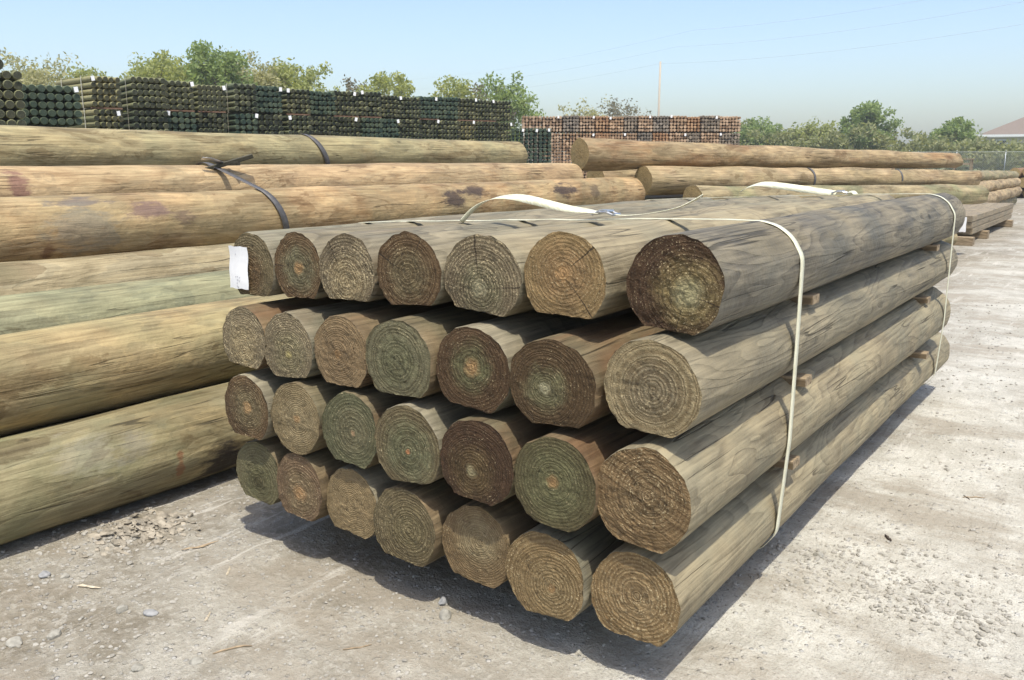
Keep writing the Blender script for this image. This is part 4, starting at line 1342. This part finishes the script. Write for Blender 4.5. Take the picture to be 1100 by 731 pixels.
M_R1 = plain('pale_limestone', (.31, .295, .255), .92, 0, .2, 40)
M_R2 = plain('blue_grey_stone', (.28, .28, .28), .9, 0, .2, 40)
ROCKS = [((-2.44, 1.63), .028, 'pale angular stone at the bottom, lowest large one left of centre', M_R1), ((-2.57, 1.50), .024, 'greenish grey stone cut by the bottom picture edge', M_R1),
         ((-2.86, 1.74), .026, 'smooth blue grey stone right of a pale flat one', M_R2), ((-2.97, 1.69), .027, 'pale flat stone left of the smooth blue grey one', M_R1),
         ((-3.02, 1.46), .026, 'pale stone near the lower left corner', M_R1), ((-3.10, 1.36), .032, 'jagged pale stone at the left picture edge', M_R1), ((-3.49, 1.67), .028, 'blue grey stone in front of the lowest pole', M_R2),
         ((-3.42, 1.72), .022, 'small pale stone beside the blue grey one before the lowest pole', M_R1), ((-2.02, 2.43), .028, 'grey stone below the fifth bottom post', M_R2), ((-1.95, 2.36), .034, 'broad pale stone slab in front of the bundle shadow', M_R1),
         ((-.97, 3.68), .026, 'pale stone at the edge of the bundle shadow on the right', M_R1)]
for k, (l, s, lb, m) in enumerate(ROCKS):
    rock(l, s, lb, 20 + k, m)

M_CHIP = plain('wood_chip', (.50, .43, .32), .85, 0, .25, 40)
M_TWIG = plain('dry_twig', (.30, .23, .15), .9, 0, .25, 40)
M_DTWIG = plain('dark_twig', (.07, .055, .045), .9, 0, .25, 40)


def stick(x, y, L, ang, r, mat, label, flat=False, seed=0, cat='twig'):
    rnd = random.Random(seed)
    d = Vector((math.cos(ang), math.sin(ang), 0)); s = Vector((-d.y, d.x, 0))
    pts = []
    for i in range(6):
        p = Vector((x, y, 0)) + d * L * (i / 5 - .5) + s * rnd.uniform(-.04, .04) * L
        pts.append(Vector((p.x, p.y, gh(p.x, p.y) + r * .7 + .001)))
    mb = MB()
    o0 = pts[0]
    if flat:
        V, Fc = [], []
        wd = [.15, 1.0, .8, 1.1, .6, .1]
        for p, w in zip(pts, wd):
            q = p - o0
            w *= r * rnd.uniform(.7, 1.2)
            V += [q - s * w * 1.3, q + s * w * 1.1 + Vector((0, 0, .001)), q + s * w * .3 + Vector((0, 0, w * .9))]
        for i in range(5):
            for j in range(3):
                Fc.append((i * 3 + j, i * 3 + (j + 1) % 3, i * 3 + 3 + (j + 1) % 3, i * 3 + 3 + j))
        Fc += [(2, 1, 0), (15, 16, 17)]
        mb.add(V, Fc)
    else:
        mb.tube([p - o0 for p in pts], [r * .6, r, r * rnd.uniform(.8, 1.1), r, r * .8, r * .4], 7)
    tag(mb.build('wood_chip' if flat else 'twig', mat, None, not flat, o0), label, 'wood chip' if flat else cat, 'wood litter on the yard')


stick(-3.26, 1.73, .10, .5, .006, M_CHIP, 'pale wood chip in front of the lowest pole', True, 1)
stick(-3.22, 2.22, .16, 1.15, .006, M_TWIG, 'pale splinter pointing at the bundle, left of it', True, 2)
stick(-2.40, 1.75, .13, 1.0, .004, M_TWIG, 'thin dry twig near the bottom, left of centre', False, 3)
stick(-2.66, 1.84, .07, 2.2, .004, M_CHIP, 'short pale upright-looking splinter left of the twig', True, 4)
stick(-2.9, 2.12, .09, 2.4, .004, M_CHIP, 'tiny pale splinter before the bottom left post', True, 6)
stick(-.77, 4.04, .06, 2.2, .007, M_DTWIG, 'short dark curved twig on the pale lane', False, 7)
stick(-.53, 4.79, .11, .55, .003, M_TWIG, 'thin straw on the pale lane beyond the dark twig', False, 8)
stick(-.56, 4.77, .05, 2.3, .003, M_DTWIG, 'tiny dark twig crossing the thin straw', False, 9)
stick(-2.05, 2.0, .10, .9, .003, M_TWIG, 'thin twig in front of the bundle shadow', False, 10)
# bark debris clump against the lowest pole
rnd = random.Random(8)
V, Fc = [], []
for i in range(260):
    x, y = rnd.gauss(-3.60, .09), rnd.gauss(2.16, .12)
    s = rnd.uniform(.006, .028)
    z = gh(x, y) + .03 * math.exp(-((x + 3.6) ** 2 + (y - 2.16) ** 2) / .02) * rnd.random()
    b = len(V)
    k = Quaternion(Vector((rnd.gauss(0, 1), rnd.gauss(0, 1), rnd.gauss(0, 1))).normalized(), rnd.uniform(0, .8))
    for p in pebble(rnd, s):
        q = k @ Vector((p[0] * 1.5, p[1] * .8, p[2] * .6))
        V.append((q.x + x, q.y + y, q.z + z))
    Fc.extend([(f[0] + b, f[1] + b, f[2] + b) for f in ICO_F])
o = obj('bark_debris', mesh_from('bark_debris', V, Fc, False), None, [plain('bark_crumb', (.30, .265, .21), .95, 0, .35, 25)])
tag(o, 'heap of bark crumbs and dirt against the lowest pole', 'debris', kind='stuff')

# ------------------------------------------------------------------ thin spring haze over the yard
mb = MB()
mb.box((0, 0, 7.0), (880, 880, 16.0))
t = NT('haze_air')
t.t.nodes.remove(t.b)
pv = t.n('ShaderNodeVolumePrincipled')
pv.inputs['Color'].default_value = (0.90, 0.95, 1.0, 1)
pv.inputs['Density'].default_value = 0.0007
pv.inputs['Anisotropy'].default_value = 0.2
t.t.links.new(pv.outputs[0], t.t.nodes['Material Output'].inputs['Volume'])
tag(mb.build('haze', t.mat, None), kind='stuff')
